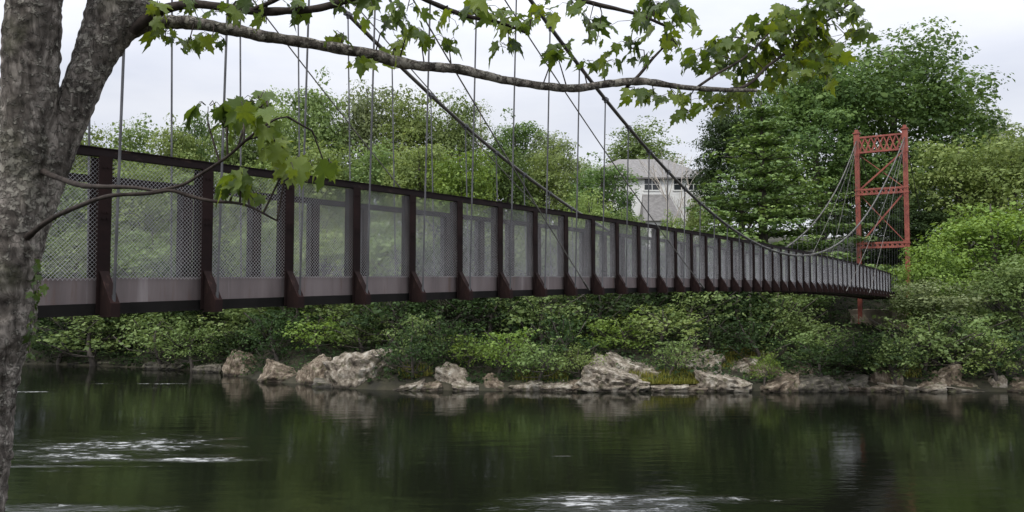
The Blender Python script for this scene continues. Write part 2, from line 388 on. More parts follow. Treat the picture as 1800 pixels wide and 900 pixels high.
# ---------------------------------------------------------------- footbridge
BX, BY, BA = -5.2159, 10.0592, 0.573837
D = Vector((math.sin(BA), math.cos(BA), 0)); NN = Vector((-math.cos(BA), math.sin(BA), 0)); UP = Vector((0, 0, 1))
S = 1.5; HR = 2.09; WD = 2.6; T0, T1 = -4, 51
def zb(t): return HW - .60 + .80 * (1 - ((t - 23) / 31) ** 2)          # underside of the edge beam
def BP(t, w, z): return Vector((BX, BY, 0)) + D * (S * t) + NN * w + UP * z
bridge = empty('suspension_footbridge', BP(23, WD / 2, 0))
tag(bridge, 'long narrow suspension footbridge with brown steel posts, wire mesh sides and a red far tower', 'footbridge')
ORG = BP(23, WD / 2, 0)
def bpart(mb, name, m, parent=bridge, org=None):
    org = ORG if org is None else org
    mb.v = [tuple(Vector(v) - org) for v in mb.v]
    return mb.build(name, m, parent)

def strip(w0, w1, h0, h1, t0=T0, t1=T1, step=.5):
    """continuous member following the camber, cross-section w0..w1 by h0..h1"""
    mb = MB(); P = []; n = int(round((t1 - t0) / step)) + 1
    for i in range(n):
        t = t0 + i * step; z = zb(t)
        P += [BP(t, w0, z + h0), BP(t, w1, z + h0), BP(t, w1, z + h1), BP(t, w0, z + h1)]
    fs = [(3, 2, 1, 0), tuple((n - 1) * 4 + k for k in range(4))]
    for i in range(n - 1):
        for k in range(4): fs.append((i * 4 + k, i * 4 + (k + 1) % 4, i * 4 + 4 + (k + 1) % 4, i * 4 + 4 + k))
    mb.add(P, fs); return mb
def join(*mbs):
    o = MB()
    for q in mbs: o.add(q.v, q.f)
    return o
# deck with planks and cross beams
dk = strip(.06, WD - .06, .14, .19)
for t in np.arange(T0, T1 + .01, 1.0):
    z = zb(t); dk.box(BP(t, WD / 2, z + .075), NN * (WD / 2 - .08), D * .05, UP * .062)
for w in (.55, WD - .55):
    q = strip(w - .04, w + .04, .02, .138); dk.add(q.v, q.f)
bpart(dk, 'deck', M['deck'])
for w, sg in ((0, -1), (WD, 1)):
    # edge beam, kick plate and top rail of each side
    bpart(join(strip(w - .02 * 1, w + .05, .0, .13), strip(w - .06 * 1, w + .07, -.012, .0)), 'edge_beam', M['beam'])
    bpart(strip(w - .008, w + .008, .132, .455), 'kick_plate', M['kick'])
    bpart(join(strip(w - .055, w + .055, HR - .10, HR), strip(w - .07, w + .07, HR, HR + .012)), 'top_rail', M['rail'])
# fence post with outrigger bracket: local frame x = along the bridge, y = outwards, z = up
def post_mesh():
    mb = MB(); h = HR - .10
    mb.box((0, -.105, h / 2), (.085, 0, 0), (0, .006, 0), (0, 0, h / 2))       # flanges
    mb.box((0, .095, h / 2), (.085, 0, 0), (0, .006, 0), (0, 0, h / 2))
    mb.box((0, -.005, h / 2), (.006, 0, 0), (0, .094, 0), (0, 0, h / 2))              # web
    # outrigger: triangular plate with flange, running out below the kick plate
    for x in (-.03, .03):
        mb.prism([(x, .103, .53), (x, .103, -.02), (x, .36, -.02), (x, .36, .12)], (.008, 0, 0))
    a = Vector((.004, .105, .67)); b = Vector((.004, .37, .13))
    mb.bar(a, b, .13, .014, up=(1, 0, 0)) if False else mb.prism([(-.06, .105, .538), (-.06, .368, .128), (-.06, .378, .128), (-.06, .115, .538)], (.12, 0, 0))
    mb.box((0, .235, -.028), (.06, 0, 0), (0, .14, 0), (0, 0, .008))
    mb.box((0, .375, .05), (.06, 0, 0), (0, .008, 0), (0, 0, .085))
    # bolts
    for z in (.2, .32, 1.2, 1.28, 1.85): mb.box((.03, .105, z), (.012, 0, 0), (0, .008, 0), (0, 0, .012)); mb.box((-.03, .105, z), (.012, 0, 0), (0, .008, 0), (0, 0, .012))
    return mb.mesh('fence_post')
from mathutils import Matrix
def frame(t, w, sg):
    """local x along bridge, y outwards (near side: towards -NN)"""
    z = zb(t); y = -NN if sg < 0 else NN; x = y.cross(UP)
    m = Matrix((x, y, UP)).transposed().to_4x4(); m.translation = BP(t, w, z) - ORG
    return m
pm = post_mesh(); pm.materials.append(M['steel'])
def loose(me, ts, name, m, sg, w, dt=0): pass
stuffv = MB()
def inst(name, me, mt):
    o = bpy.data.objects.new(name, me); COL.objects.link(o); o.parent = bridge; o.matrix_local = mt; return o
def bake(mb, me, mt):
    mb.add([mt @ v.co for v in me.vertices], [tuple(p.vertices) for p in me.polygons])
for t in range(T0, T1 + 1):
    if -1 <= t <= 50: inst('fence_post', pm, frame(t, 0, -1))
    else: bake(stuffv, pm, frame(t, 0, -1))
for t in range(T0, T1 + 1):
    if -1 <= t <= 46: inst('fence_post', pm, frame(t, WD, 1))
    else: bake(stuffv, pm, frame(t, WD, 1))
o = stuffv.build('fence_post_row', M['steel'], bridge); o['kind'] = 'stuff'

# chain link panel: real crossing wires
def link_mesh(w, h, pitch=.056, th=.0027):
    Vv = []; Ff = []
    def wire(x0, z0, x1, z1, y):
        dx, dz = x1 - x0, z1 - z0; l = math.hypot(dx, dz)
        if l < .01: return
        nx_, nz_ = -dz / l * th / 2, dx / l * th / 2; b = len(Vv)
        for (x, z) in ((x0, z0), (x1, z1)):
            Vv.extend([(x + nx_, y - th / 2, z + nz_), (x - nx_, y - th / 2, z - nz_), (x - nx_, y + th / 2, z - nz_), (x + nx_, y + th / 2, z + nz_)])
        for k in range(4): Ff.append((b + k, b + (k + 1) % 4, b + 4 + (k + 1) % 4, b + 4 + k))
    c = -h
    while c < w:
        # x = c + z
        z0 = max(0, -c); z1 = min(h, w - c)
        if z1 > z0: wire(c + z0, z0, c + z1, z1, -th * .55)
        # mirrored
        if z1 > z0: wire(w - (c + z0), z0, w - (c + z1), z1, th * .55)
        c += pitch
    return mesh_np('mesh_panel', Vv, Ff)
PZ0, PZ1 = .44, HR - .10
lm = link_mesh(S, PZ1 - PZ0); lm.materials.append(M['wire'])
def pframe(t, w):
    a = BP(t, w, zb(t) + PZ0); b = BP(t + 1, w, zb(t + 1) + PZ0); sl = (b - a) / S
    x = Vector((D.x, D.y, (b.z - a.z) / S)); y = NN
    m = Matrix((x, y, UP)).transposed().to_4x4(); m.translation = a - ORG; return m
pst = MB(); cnt = 0
for w in (-.03, WD + .03):
    for t in range(T0, T1):
        if -1 <= t <= 48:
            inst('mesh_panel', lm, pframe(t, w)); cnt += 1
        else: bake(pst, lm, pframe(t, w))
o = pst.build('mesh_panel_row', M['wire'], bridge); o['kind'] = 'stuff'

# main cables: heights sampled along the span
def cable_fn(pts, deg=4):
    a = np.array(pts); c = np.polyfit(a[:, 0], a[:, 1], deg); return lambda t: float(np.polyval(c, t))
zn = cable_fn([(-4, 15.1), (2, 9.9), (7.1, 6.3), (8.5, 5.5), (10.9, 4.3), (12, 3.85), (14.5, 2.95), (17.2, 2.33), (20, 2.05), (23, 1.98), (26.5, 2.2), (33, 4.2), (41.5, 8.3), (50, 14.6)], 4)
zf = cable_fn([(-4, 15.1), (2, 8.4), (4.8, 6.45), (6.3, 5.55), (7.9, 4.75), (10.2, 3.85), (11.6, 3.25), (13, 2.72), (17, 1.75), (21, 1.4), (25, 1.5), (31, 2.9), (41, 7.9), (50, 14.6)], 4)
def wn(t): return -.36 - .40 * ((t - 23) / 27) ** 2
def wf(t): return WD - wn(t)
def cpath(zfun, wfun, t0, t1, n=120): return [BP(t, wfun(t), HW + zfun(t)) for t in np.linspace(t0, t1, n)]
TT = 50
for zfun, wfun in ((zn, wn), (zf, wf)):
    mb = MB(); mb.tube(cpath(zfun, wfun, -4, TT), .05, 8)
    p = BP(TT, wfun(TT), HW + zfun(TT)); q = BP(TT + 17, wfun(TT), HW + 1.5)
    mb.tube([p, p.lerp(q, .5) - UP * .4, q], .042, 8)
    bpart(mb, 'main_cable', M['cable'])
# suspenders with cable clamps
sst = MB()
for side, (zfun, wfun, w0) in enumerate(((zn, wn, -.34), (zf, wf, WD + .34))):
    for t in range(-3, 50):
        zc = HW + zfun(t); zb0 = zb(t) + .02
        if zc < zb0 + .6: continue
        mb = MB(); a = BP(t, w0, zb0); b = BP(t, wfun(t), zc)
        mb.tube([a, b], .018 if t < 34 else .008, 6); mb.tube([b - UP * .10, b + UP * .05], [.035, .06], 8)
        mb.box(b, D * .09, NN * .062, UP * .03)
        mb.tube([a, a + UP * .22], .024, 6)
        if 0 <= t <= 49: bpart(mb, 'suspender', M['susp'])
        else: sst.add(mb.v, mb.f)
bpart(sst, 'suspender_row', M['susp'])['kind'] = 'stuff'
# stay ropes from tower tops to deck edge
for side in (0, 1):
    for (tt, zt, ts) in ((-4, 14.9, (14.3, 8.5)), (50, 14.2, (31.7, 37.5))):
        for te in ts:
            wtop = wn(tt) if side == 0 else wf(tt); wb = -.34 if side == 0 else WD + .34
            a = BP(tt, wtop, HW + zt); b = BP(te, wb, zb(te) + .10); n = 26; pts = []
            # nearer bay: rope sags slightly
            for i in range(n + 1):
                f = i / n; p = a.lerp(b, f); p.z -= 1.3 * 4 * f * (1 - f) * (.62 if te in (14.3, 31.7) else .35); pts.append(p)
            mb = MB(); mb.tube(pts, .016, 6); mb.tube([b, pts[-2].lerp(b, .55)], .03, 6)
            bpart(mb, 'stay_rope', M['stay'])

# far tower
def zt_(py): return HW + (518 - py) * 73.2 / 1400
tower = empty('tower', (0, 0, 0)); tower.parent = bridge
tower.location = BP(TT, WD / 2, 0) - ORG; TO = BP(TT, WD / 2, 0)
def tpart(mb, name): return bpart(mb, name, M['tower'], tower, TO)
ztop, zlow, zmid, zbt = zt_(232), zt_(427), zt_(338), 3.2
LW = {0: -.76, 1: WD + .76}
for k, w in LW.items():
    mb = MB()
    for a in (-1, 1):                                      # two channels laced together
        for b in (-1, 1):
            c = BP(TT, w, 0) + NN * (a * .15) + D * (b * .20)
            mb.box(c + UP * ((zbt + ztop) / 2), NN * .04, D * .025, UP * (ztop - zbt) / 2)
        c = BP(TT, w, 0) + NN * (a * .17)
        mb.box(c + UP * ((zbt + ztop) / 2), NN * .012, D * .18, UP * (ztop - zbt) / 2)
    mb.box(BP(TT, w, 0) + UP * ((zbt + ztop) / 2) - D * .19, NN * .15, D * .006, UP * (ztop - zbt) / 2)
    z = zbt; sgn = 1
    while z < ztop - .4:
        for b in (-1, 1):
            mb.bar(BP(TT, w, z) + D * (b * .225) - NN * .16 * sgn, BP(TT, w, z + .4) + D * (b * .225) + NN * .16 * sgn, .06, .012, up=tuple(D))
        z += .4; sgn = -sgn
    mb.box(BP(TT, w, (zt_(264) + ztop) / 2 + .1), NN * .23, D * .27, UP * ((ztop - zt_(264)) / 2 + .15))
    mb.box(BP(TT, w, ztop + .3), NN * .30, D * .36, UP * .05)
    mb.box(BP(TT, w, ztop + .48), NN * .14, D * .28, UP * .14)
    for zz in (zmid, zmid + .45, zlow, zt_(266)):
        mb.box(BP(TT, w, zz), NN * .235, D * .26, UP * .07)
    mb.box(BP(TT, w, zbt - .5), NN * .35, D * .4, UP * .6)
    tpart(mb, 'leg')
wl, wr = LW[0] + .2, LW[1] - .2
def tbeam(z0, z1, nd, t=.05):
    mb = MB()
    for dd in (-.2, .2):
        for z in (z0, z1): mb.bar(BP(TT, wl, z) + D * dd, BP(TT, wr, z) + D * dd, .06, .16)
        for i in range(nd):
            a = wl + (wr - wl) * i / nd; b = wl + (wr - wl) * (i + 1) / nd
            mb.bar(BP(TT, a, z0) + D * dd, BP(TT, b, z1) + D * dd, .1, .02, up=tuple(D))
            mb.bar(BP(TT, a, z1) + D * (dd + .02), BP(TT, b, z0) + D * (dd + .02), .1, .02, up=tuple(D))
    for z in (z0, z1): mb.box(BP(TT, (wl + wr) / 2, z + .08), NN * (wr - wl) / 2, D * .21, UP * .008)
    return mb
tpart(tbeam(zt_(262), zt_(235), 7), 'cross_beam')
tpart(tbeam(zmid, zmid + .45, 9), 'cross_beam')
tpart(tbeam(zlow - .35, zlow + .05, 9), 'cross_beam')
for z0, z1 in ((zmid + .5, zt_(266)), (zlow + .1, zmid - .05)):
    mb = MB(); mb.bar(BP(TT, wr, z0), BP(TT, wl, z1), .14, .10, up=tuple(D)); mb.bar(BP(TT, wr, z0) + D * .12, BP(TT, wl, z1) + D * .12, .14, .02, up=tuple(D)); tpart(mb, 'brace')
    mb = MB(); mb.bar(BP(TT, wl, z0) + D * .22, BP(TT, wr, z1) + D * .22, .07, .04, up=tuple(D)); tpart(mb, 'brace')

# masonry pier below the far end
ab = MB(); ab.box((0, 0, 0), D * 1.5, NN * 3.0, UP * 2.3)
pe = BP(TT + .9, WD / 2, 2.6 + .9)
bm = bmesh.new(); bme = ab.mesh('tmp'); bm.from_mesh(bme)
bmesh.ops.subdivide_edges(bm, edges=bm.edges[:], cuts=9, use_grid_fill=True)
for v in bm.verts: v.co += Vector((noise.noise(v.co * 1.3), noise.noise(v.co * 1.3 + Vector((5, 0, 0))), .4 * noise.noise(v.co * 1.3 + Vector((0, 9, 0))))) * .22
bm.to_mesh(bme); bm.free()
o = link('bridge_pier', bme, M['stone'], loc=pe)
tag(o, 'tan stone pier under the far end of the footbridge beneath the red tower', 'pier')

# ---------------------------------------------------------------- foliage machinery
def leaf_cloud(rng, P, Nn, size, jit=.38):
    """one folded rhombic leaf spray per point"""
    n = len(P); Nn = Nn + rng.normal(0, jit, (n, 3)); Nn /= np.linalg.norm(Nn, axis=1)[:, None]
    a = rng.normal(0, 1, (n, 3)); a -= Nn * (a * Nn).sum(1)[:, None]; a /= np.linalg.norm(a, axis=1)[:, None]
    b = np.cross(Nn, a); s = (size * rng.uniform(.6, 1.0, n) ** 1.5 * rng.choice([.8, 1.2, 1.9], n, p=[.45, .4, .15]))[:, None]
    v0 = P - a * s * .5; v2 = P + a * s * .5; v1 = P + b * s * .36 + Nn * s * .12 + a * s * rng.uniform(-.2, .2, (n, 1)); v3 = P - b * s * .36 + Nn * s * .12
    V = np.stack([v0, v1, v2, v3], 1).reshape(-1, 3); Fq = np.arange(4 * n).reshape(n, 4)
    return V, Fq
def crown(rng, blobs, dens, size, flat=1.0, droop=0, name='crown'):
    """blobs: (centre, (rx,ry,rz)); leaves on the skin of each blob, thinner underneath"""
    PP = []; NNn = []; TT_ = []
    for c, r in blobs:
        r = np.array(r); n = int(dens * (r[0] * r[1] + r[0] * r[2] + r[1] * r[2]) / 3 / (size * size) * 4)
        d = rng.normal(0, 1, (n, 3)); d /= np.linalg.norm(d, axis=1)[:, None]
        keep = rng.uniform(0, 1, n) < np.where(d[:, 2] > -.2, 1, .45); d = d[keep]; n = len(d)
        k = rng.normal(0, 1, 3) * 2.5
        lump = 1 + .22 * np.sin(d @ (k * 1.0) * 2.2 + k[0]) + .12 * np.sin(d[:, 0] * 7 + k[1]) * np.sin(d[:, 1] * 7 + k[2])
        rad = rng.uniform(0, 1, n) ** .5 * .36 + .70; rad = rad * lump
        p = c + d * r * rad[:, None]
        PP.append(p); nn = d / r * r.mean() + np.array([0, 0, .35]); nn /= np.linalg.norm(nn, axis=1)[:, None]; NNn.append(nn)
        TT_.append(np.clip(rng.normal(.5, .16, n) + rng.normal(0, .12), 0, 1))
    P = np.concatenate(PP); V, Fq = leaf_cloud(rng, P, np.concatenate(NNn), size)
    return mesh_np(name, V, Fq, np.concatenate(TT_))

def broad_tree(seed, H, Wd, cb=.25, nb=70, br=(1.0, 2.0), size=.33, dens=1.0, lean=0, sparse=1.0, top=1.0, rag=0):
    """returns (trunk mesh, crown mesh) with base at origin"""
    rng = np.random.default_rng(seed); rnd = random.Random(seed)
    hc = H * (1 - cb); cz = H * cb + hc / 2; blobs = []
    ph = rng.uniform(0, 6.28, 6)
    for i in range(nb):
        d = rng.normal(0, 1, 3); d /= np.linalg.norm(d)
        if d[2] < -.8: d[2] *= -.6
        fr = rng.uniform(.35, 1) ** .55
        az = math.atan2(d[1], d[0]); lob = 1 + .16 * math.sin(2 * az + ph[0]) + .12 * math.sin(3 * az + ph[1] + 3 * d[2]) + .10 * math.sin(5 * d[2] + ph[2])
        r = rng.uniform(*br)
        c = np.array([d[0] * (Wd / 2 - r * .7) * fr * lob, d[1] * (Wd / 2 - r * .7) * fr * lob, cz + d[2] * (hc / 2 - r * .6) * fr * (1 + .10 * math.sin(3 * az + ph[3]))])
        c[0] += lean * (c[2] / H)
        if rag: c += np.array([rng.normal(0, .35), rng.normal(0, .35), rng.normal(0, .3)]) * rag; c[2] = max(c[2], .1)
        blobs.append((c, (r * rng.uniform(.85, 1.25), r * rng.uniform(.85, 1.25), r * rng.uniform(.5, .8))))
    if rag:                                   # long shoots that break the outline
        for _ in range(20):
            az = rng.uniform(0, 6.283); z0 = H * rng.uniform(.25, .9); r0_ = Wd / 2 * rng.uniform(.45, .8) * (1.1 - z0 / H * .5); ln = rng.uniform(.8, 1.7); up_ = rng.uniform(.2, 1.3)
            for q in np.linspace(0, 1, 6):
                rr = r0_ + ln * q; b_ = .17 * (1 - q) + .09
                blobs.append((np.array([math.cos(az) * rr, math.sin(az) * rr, z0 + ln * (up_ * q - .5 * q * q)]), (b_, b_, b_ * .7)))
    cm = crown(rng, blobs, dens * sparse, size)
    mb = MB(); r0 = .018 * H + .05
    tp = [Vector((lean * (f ** 1.3) + .25 * math.sin(f * 4 + seed), .25 * math.cos(f * 3 + seed) - .25, H * .9 * f)) for f in np.linspace(0, 1, 9)]
    mb.tube([tp[0] - UP * 1.5] + tp, [r0 * 1.5] + [r0 * (1.15 - f) for f in np.linspace(0, .97, 9)], 8, wob=.15, wf=1.0)
    for c, r in rnd.sample(blobs, min(18, len(blobs))):
        c = Vector(c); f = max(.15, min(.85, (c.z / H) - .22)); s = tp[int(f * 8)]
        m = s.lerp(c, .5) + Vector((rnd.uniform(-.3, .3), rnd.uniform(-.3, .3), -.3))
        mb.tube([s, m, c], [r0 * .42 * (1.1 - f), r0 * .25 * (1.1 - f), .03], 5)
    return mb.mesh('trunk'), cm

def pine_tree(seed, H, Wd, size=.30, tiers=12):
    rng = np.random.default_rng(seed); blobs = []; mb = MB()
    mb.tube([(0, 0, -1.5), (0, 0, H * .5), (0, 0, H)], [.4, .25, .04], 8)
    for k in range(tiers):
        f = (k + .5) / tiers; z = H * (.10 + .88 * f); rr = Wd / 2 * (1 - f) ** 1.05 * rng.uniform(.85, 1.1) + .5
        nb = int(5 + 5 * (1 - f)); a0 = rng.uniform(0, 6.28)
        for j in range(nb):
            a = a0 + 6.283 * j / nb + rng.uniform(-.25, .25); L_ = rr * rng.uniform(.75, 1.12)
            end = Vector((math.cos(a) * L_, math.sin(a) * L_, z + .10 * L_ + rng.uniform(-.3, .3)))
            mb.tube([(0, 0, z - .2), Vector((0, 0, z - .3)).lerp(end, .6), end], [.07, .05, .02], 4)
            for q in np.linspace(.35, 1.0, max(2, int(L_ / .9))):
                c = np.array([math.cos(a) * L_ * q, math.sin(a) * L_ * q, z + .12 * L_ * q * q - .15 + rng.uniform(-.12, .12)])
                w = .7 + .6 * (1 - abs(q - .6))
                blobs.append((c, (w * rng.uniform(.8, 1.2), w * rng.uniform(.8, 1.2), .24)))
    blobs.append((np.array([0, 0, H]), (.3, .3, .7)))
    return mb.mesh('trunk'), crown(rng, blobs, 3.6, size)

def put_tree(name, trunk, crown_, x, y, z, sx, sz, rot, lmat, label, cat, group=None, bark=None):
    t = empty(name, (x, y, z)); t.scale = (sx, sx, sz); t.rotation_euler = (0, 0, rot)
    for nm, me, m in (('trunk', trunk, bark or M['bark']), ('crown', crown_, lmat)):
        if len(me.materials) == 0: me.materials.append(m)
        o = bpy.data.objects.new(nm, me); COL.objects.link(o); o.parent = t
        o.material_slots[0].link = 'OBJECT'; o.material_slots[0].material = m
    tag(t, label, cat, group); return t

V6 = [broad_tree(11 + i, 20, 11.5, cb=.02, nb=135, br=(1.1, 2.0), size=.36, dens=2.6) for i in range(4)]
VB = [broad_tree(31 + i, 12, 8.5, cb=.0, nb=120, br=(.7, 1.35), size=.27, dens=2.4) for i in range(4)]
VS = [broad_tree(51 + i, 3.2, 4.2, cb=.0, nb=40, br=(.25, .7), size=.18, dens=1.7, lean=(-.5, .4, .2, -.3, .6, 0)[i], rag=.9) for i in range(6)]
rnd = random.Random(5)

def big_tree(px, ytop, wpx, Y, kind, lm_, label, idx, zbase=None, name='broadleaf_tree', group=None):
    top = at(px, ytop, Y); zg = tz(top.x, Y) if zbase is None else zbase
    H = top.z - zg; wm = wpx / F * Y
    me = (V6 if kind == 'L' else VB)[idx % 4]; h0, w0 = (20, 11.5) if kind == 'L' else (12, 8.5)
    put_tree(name, me[0], me[1], top.x, Y, zg, wm / w0, H / h0 * (1.05 if kind == 'L' else 1.04), rnd.uniform(0, 6.28), M[lm_], label, 'tree', group)

GB = 'trees on the far bank'
back = [
 (70, 235, 150, 118, 'leaf_mid', 'dark green tree at the far left edge behind the foreground trunk'),
 (150, 222, 130, 112, 'leaf_yellow', 'light green tree whose top shows just right of the foreground trunk'),
 (235, 222, 130, 116, 'leaf_mid', 'round topped green tree above the first gap of the fence'),
 (305, 218, 110, 110, 'leaf_yellow', 'yellowish tree in the skyline left of the pointed treetop'),
 (345, 192, 80, 120, 'leaf_deep', 'small pointed dark treetop rising above its left neighbours'),
 (415, 198, 120, 112, 'leaf_mid', 'leafy tree on the skyline behind the hanging big maple leaves'),
 (487, 178, 120, 114, 'leaf_yellow', 'green tree on the skyline left of the tallest left hand trees'),
 (560, 145, 140, 110, 'leaf_mid', 'tall full tree, highest of the left hand skyline'),
 (645, 140, 130, 114, 'leaf_pale', 'tall tree with pale thin foliage beside the highest left skyline tree'),
 (722, 162, 130, 112, 'leaf_yellow', 'bright tree on the skyline where the far main cable crosses'),
 (800, 176, 120, 110, 'leaf_mid', 'green skyline tree left of the thin greyish tree'),
 (905, 208, 120, 112, 'leaf_deep', 'darker skyline tree right of the thin greyish tree'),
 (975, 228, 100, 110, 'leaf_pale', 'pale skyline tree with rounded head left of the open sky gap'),
 (1035, 285, 90, 125, 'leaf_mid', 'low distant tree in the sky gap left of the grey roofed house'),
 (1125, 224, 140, 142, 'leaf_mid', 'dome shaped tree rising behind the grey roof of the house'),
]
for i, (px, yt, w, Y, lm_, lab) in enumerate(back): big_tree(px, yt, w * 1.15, Y, 'L', lm_, lab, i)
t_thin = broad_tree(77, 20, 10, cb=.2, nb=60, br=(.8, 1.5), size=.26, sparse=1.0)
p = at(843, 160, 118); zg = tz(p.x, 118)
put_tree('broadleaf_tree', t_thin[0], t_thin[1], p.x, 118, zg, .85, (p.z - zg) / 20, 1, M['leaf_pale'], 'thin greyish half bare treetop on the skyline above the cables', 'tree', None, M['bark_pale'])
mid = [
 (120, 300, 160, 98, 'leaf_mid', 'green tree behind the first fence panel beside the trunk'),
 (235, 285, 150, 96, 'leaf_yellow', 'yellow green tree just above the rail between first and second near posts'),
 (345, 290, 150, 94, 'leaf_mid', 'mid green tree directly behind the second near fence post'),
 (455, 280, 150, 92, 'leaf_yellow', 'light tree behind the big maple leaves above the third post'),
 (560, 250, 150, 90, 'leaf_yellow', 'yellow green tree above the rail near the fourth post'),
 (655, 262, 140, 92, 'leaf_mid', 'full green tree above the rail near the fifth post'),
 (735, 245, 130, 88, 'leaf_yellow', 'bright yellow green tree under the thick far cable'),
 (810, 258, 120, 86, 'leaf_lime', 'fresh lime green tree where the thick cable nears the rail'),
 (890, 262, 120, 92, 'leaf_deep', 'dark green tree right of the fresh lime green one'),
 (960, 270, 110, 94, 'leaf_yellow', 'yellowish tree left of the dark rounded tree before the house'),
 (1055, 284, 130, 92, 'leaf_deep', 'dark rounded tree covering the left end of the house'),
 (1035, 338, 110, 84, 'leaf_yellow', 'small light tree below the dark rounded tree beside the house'),
 (1098, 362, 80, 86, 'leaf_mid', 'small green tree hiding the lower left wall of the house'),
 (1226, 338, 48, 88, 'leaf_yellow', 'slim light tree hiding the right corner of the house'),
 (1180, 372, 60, 84, 'leaf_yellow', 'small yellowish tree in front of the white house wall'),
]
for i, (px, yt, w, Y, lm_, lab) in enumerate(mid): big_tree(px, yt, w * 1.2, Y, 'L' if i < 11 else 'S', lm_, lab, i + 1)
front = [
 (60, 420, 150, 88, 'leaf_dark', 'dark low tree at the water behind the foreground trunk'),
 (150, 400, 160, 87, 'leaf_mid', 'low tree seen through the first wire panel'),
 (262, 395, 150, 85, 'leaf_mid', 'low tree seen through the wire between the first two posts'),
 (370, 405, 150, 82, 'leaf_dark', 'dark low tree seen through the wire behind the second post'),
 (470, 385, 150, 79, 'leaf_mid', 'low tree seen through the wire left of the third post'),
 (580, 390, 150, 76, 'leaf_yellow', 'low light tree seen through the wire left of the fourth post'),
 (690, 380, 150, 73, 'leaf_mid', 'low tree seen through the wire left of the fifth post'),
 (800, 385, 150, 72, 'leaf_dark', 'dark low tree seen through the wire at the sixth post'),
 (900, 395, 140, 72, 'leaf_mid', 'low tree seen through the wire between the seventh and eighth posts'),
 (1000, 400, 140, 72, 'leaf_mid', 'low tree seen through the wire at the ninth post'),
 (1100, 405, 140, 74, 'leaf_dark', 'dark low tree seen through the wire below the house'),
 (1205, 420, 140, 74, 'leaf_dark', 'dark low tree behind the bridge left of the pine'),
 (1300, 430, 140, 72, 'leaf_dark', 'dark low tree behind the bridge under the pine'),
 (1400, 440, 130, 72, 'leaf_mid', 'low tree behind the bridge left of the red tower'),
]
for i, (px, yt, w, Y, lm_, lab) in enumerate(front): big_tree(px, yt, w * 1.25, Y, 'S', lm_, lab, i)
# right bank: big dark tree, pine, bright trees
bigm = [broad_tree(91 + i, 28, 19, cb=.04, nb=270, br=(1.2, 2.5), size=.38, dens=3.0) for i in range(3)]
for i, (px, yt, w, Y, lm_, lab) in enumerate([
 (1565, 48, 370, 100, 'leaf_deep', 'huge dark green tree towering behind the red tower'),
 (1430, 78, 280, 97, 'leaf_deep', 'large dark green tree behind the pine, left of the huge one'),
 (1300, 150, 190, 104, 'leaf_dark', 'dark broken crowned tree with sky holes right of the house'),
 (1570, 330, 220, 86, 'leaf_dark', 'dark shaded tree filling the space behind the legs of the red tower')]):
    p = at(px, yt, Y); zg = tz(p.x, Y); me = bigm[i % 3]
    put_tree('broadleaf_tree', me[0], me[1], p.x, Y, zg, w * Y / F / 19, (p.z - zg) / 28, i * 1.7 + .6, M[lm_], lab, 'tree')
pt = pine_tree(5, 19, 13.5)
for px, yt, Y, w, lab in ((1338, 178, 80, 385, 'dark green pine with layered boughs left of the red tower'), (1262, 335, 84, 110, 'small dark pine at the left foot of the layered pine')):
    p = at(px, yt, Y); zg = tz(p.x, Y)
    put_tree('pine_tree', pt[0], pt[1], p.x, Y, zg, w * Y / F / 13.5, (p.z - zg) / 19, px, M['needle'], lab, 'tree')
for i, (px, yt, w, Y, k, lm_, lab) in enumerate([
 (1742, 205, 90, 125, 'L', 'leaf_pale', 'far pale grey green tree right of the huge dark tree'),
 (1800, 232, 150, 108, 'L', 'leaf_mid', 'mid green tree at the right edge of the skyline'),
 (1685, 238, 165, 84, 'L', 'leaf_yellow', 'light green tree just right of the red tower'),
 (1785, 232, 175, 80, 'L', 'leaf_yellow', 'light green tree at the right edge of the far bank'),
 (1740, 345, 200, 73, 'S', 'leaf_lime', 'bright leafy maple in front at the right edge of the bank'),
 (1632, 418, 120, 67.5, 'S', 'leaf_lime', 'bright lime young tree covering the right foot of the red tower'),
 (1640, 490, 150, 65.5, 'S', 'leaf_pale', 'pale green bushy tree at the right end of the bridge'),
 (1790, 440, 160, 66.5, 'S', 'leaf_mid', 'green low tree at the water by the right edge'),
 (1880, 330, 200, 76, 'S', 'leaf_mid', 'green tree beyond the right edge of the bank')]):
    big_tree(px, yt, w * 1.15, Y, k, lm_, lab, i + 2)

# bare pale tree in front of the house
def bare(seed, H, name):
    r = random.Random(seed); mb = MB()
    def grow(p, d, l, rad, dep):
        q = p + d * l; m = p.lerp(q, .5) + Vector((r.uniform(-1, 1), r.uniform(-1, 1), 0)) * l * .06
        mb.tube([p, m, q], [rad, rad * .85, rad * .7], 5, cap=False)
        if dep == 0: return
        for k in range(r.choice((2, 3))):
            nd = (d + Vector((r.uniform(-.6, .6), r.uniform(-.6, .6), r.uniform(-.1, .4)))).normalized()
            grow(q, nd, l * r.uniform(.62, .85), rad * .62, dep - 1)
    grow(Vector((0, 0, -.5)), Vector((.04, 0, 1)), H * .33, .15, 4)
    return mb.mesh(name)
p = at(1172, 240, 100); zg = tz(p.x, 100)
bt = empty('bare_tree', (p.x, 100, zg)); link('trunk', bare(3, (p.z - zg) * .95, 'trunk'), M['bark_pale'], bt)
tag(bt, 'pale leafless tree with forked branches in front of the white house', 'tree')
p = at(1205, 300, 97); zg = tz(p.x, 97)
bt = empty('bare_tree', (p.x, 97, zg)); link('trunk', bare(8, (p.z - zg) * .8, 'trunk'), M['bark_pale'], bt)
tag(bt, 'shorter pale leafless tree right of the taller leafless one by the house', 'tree')

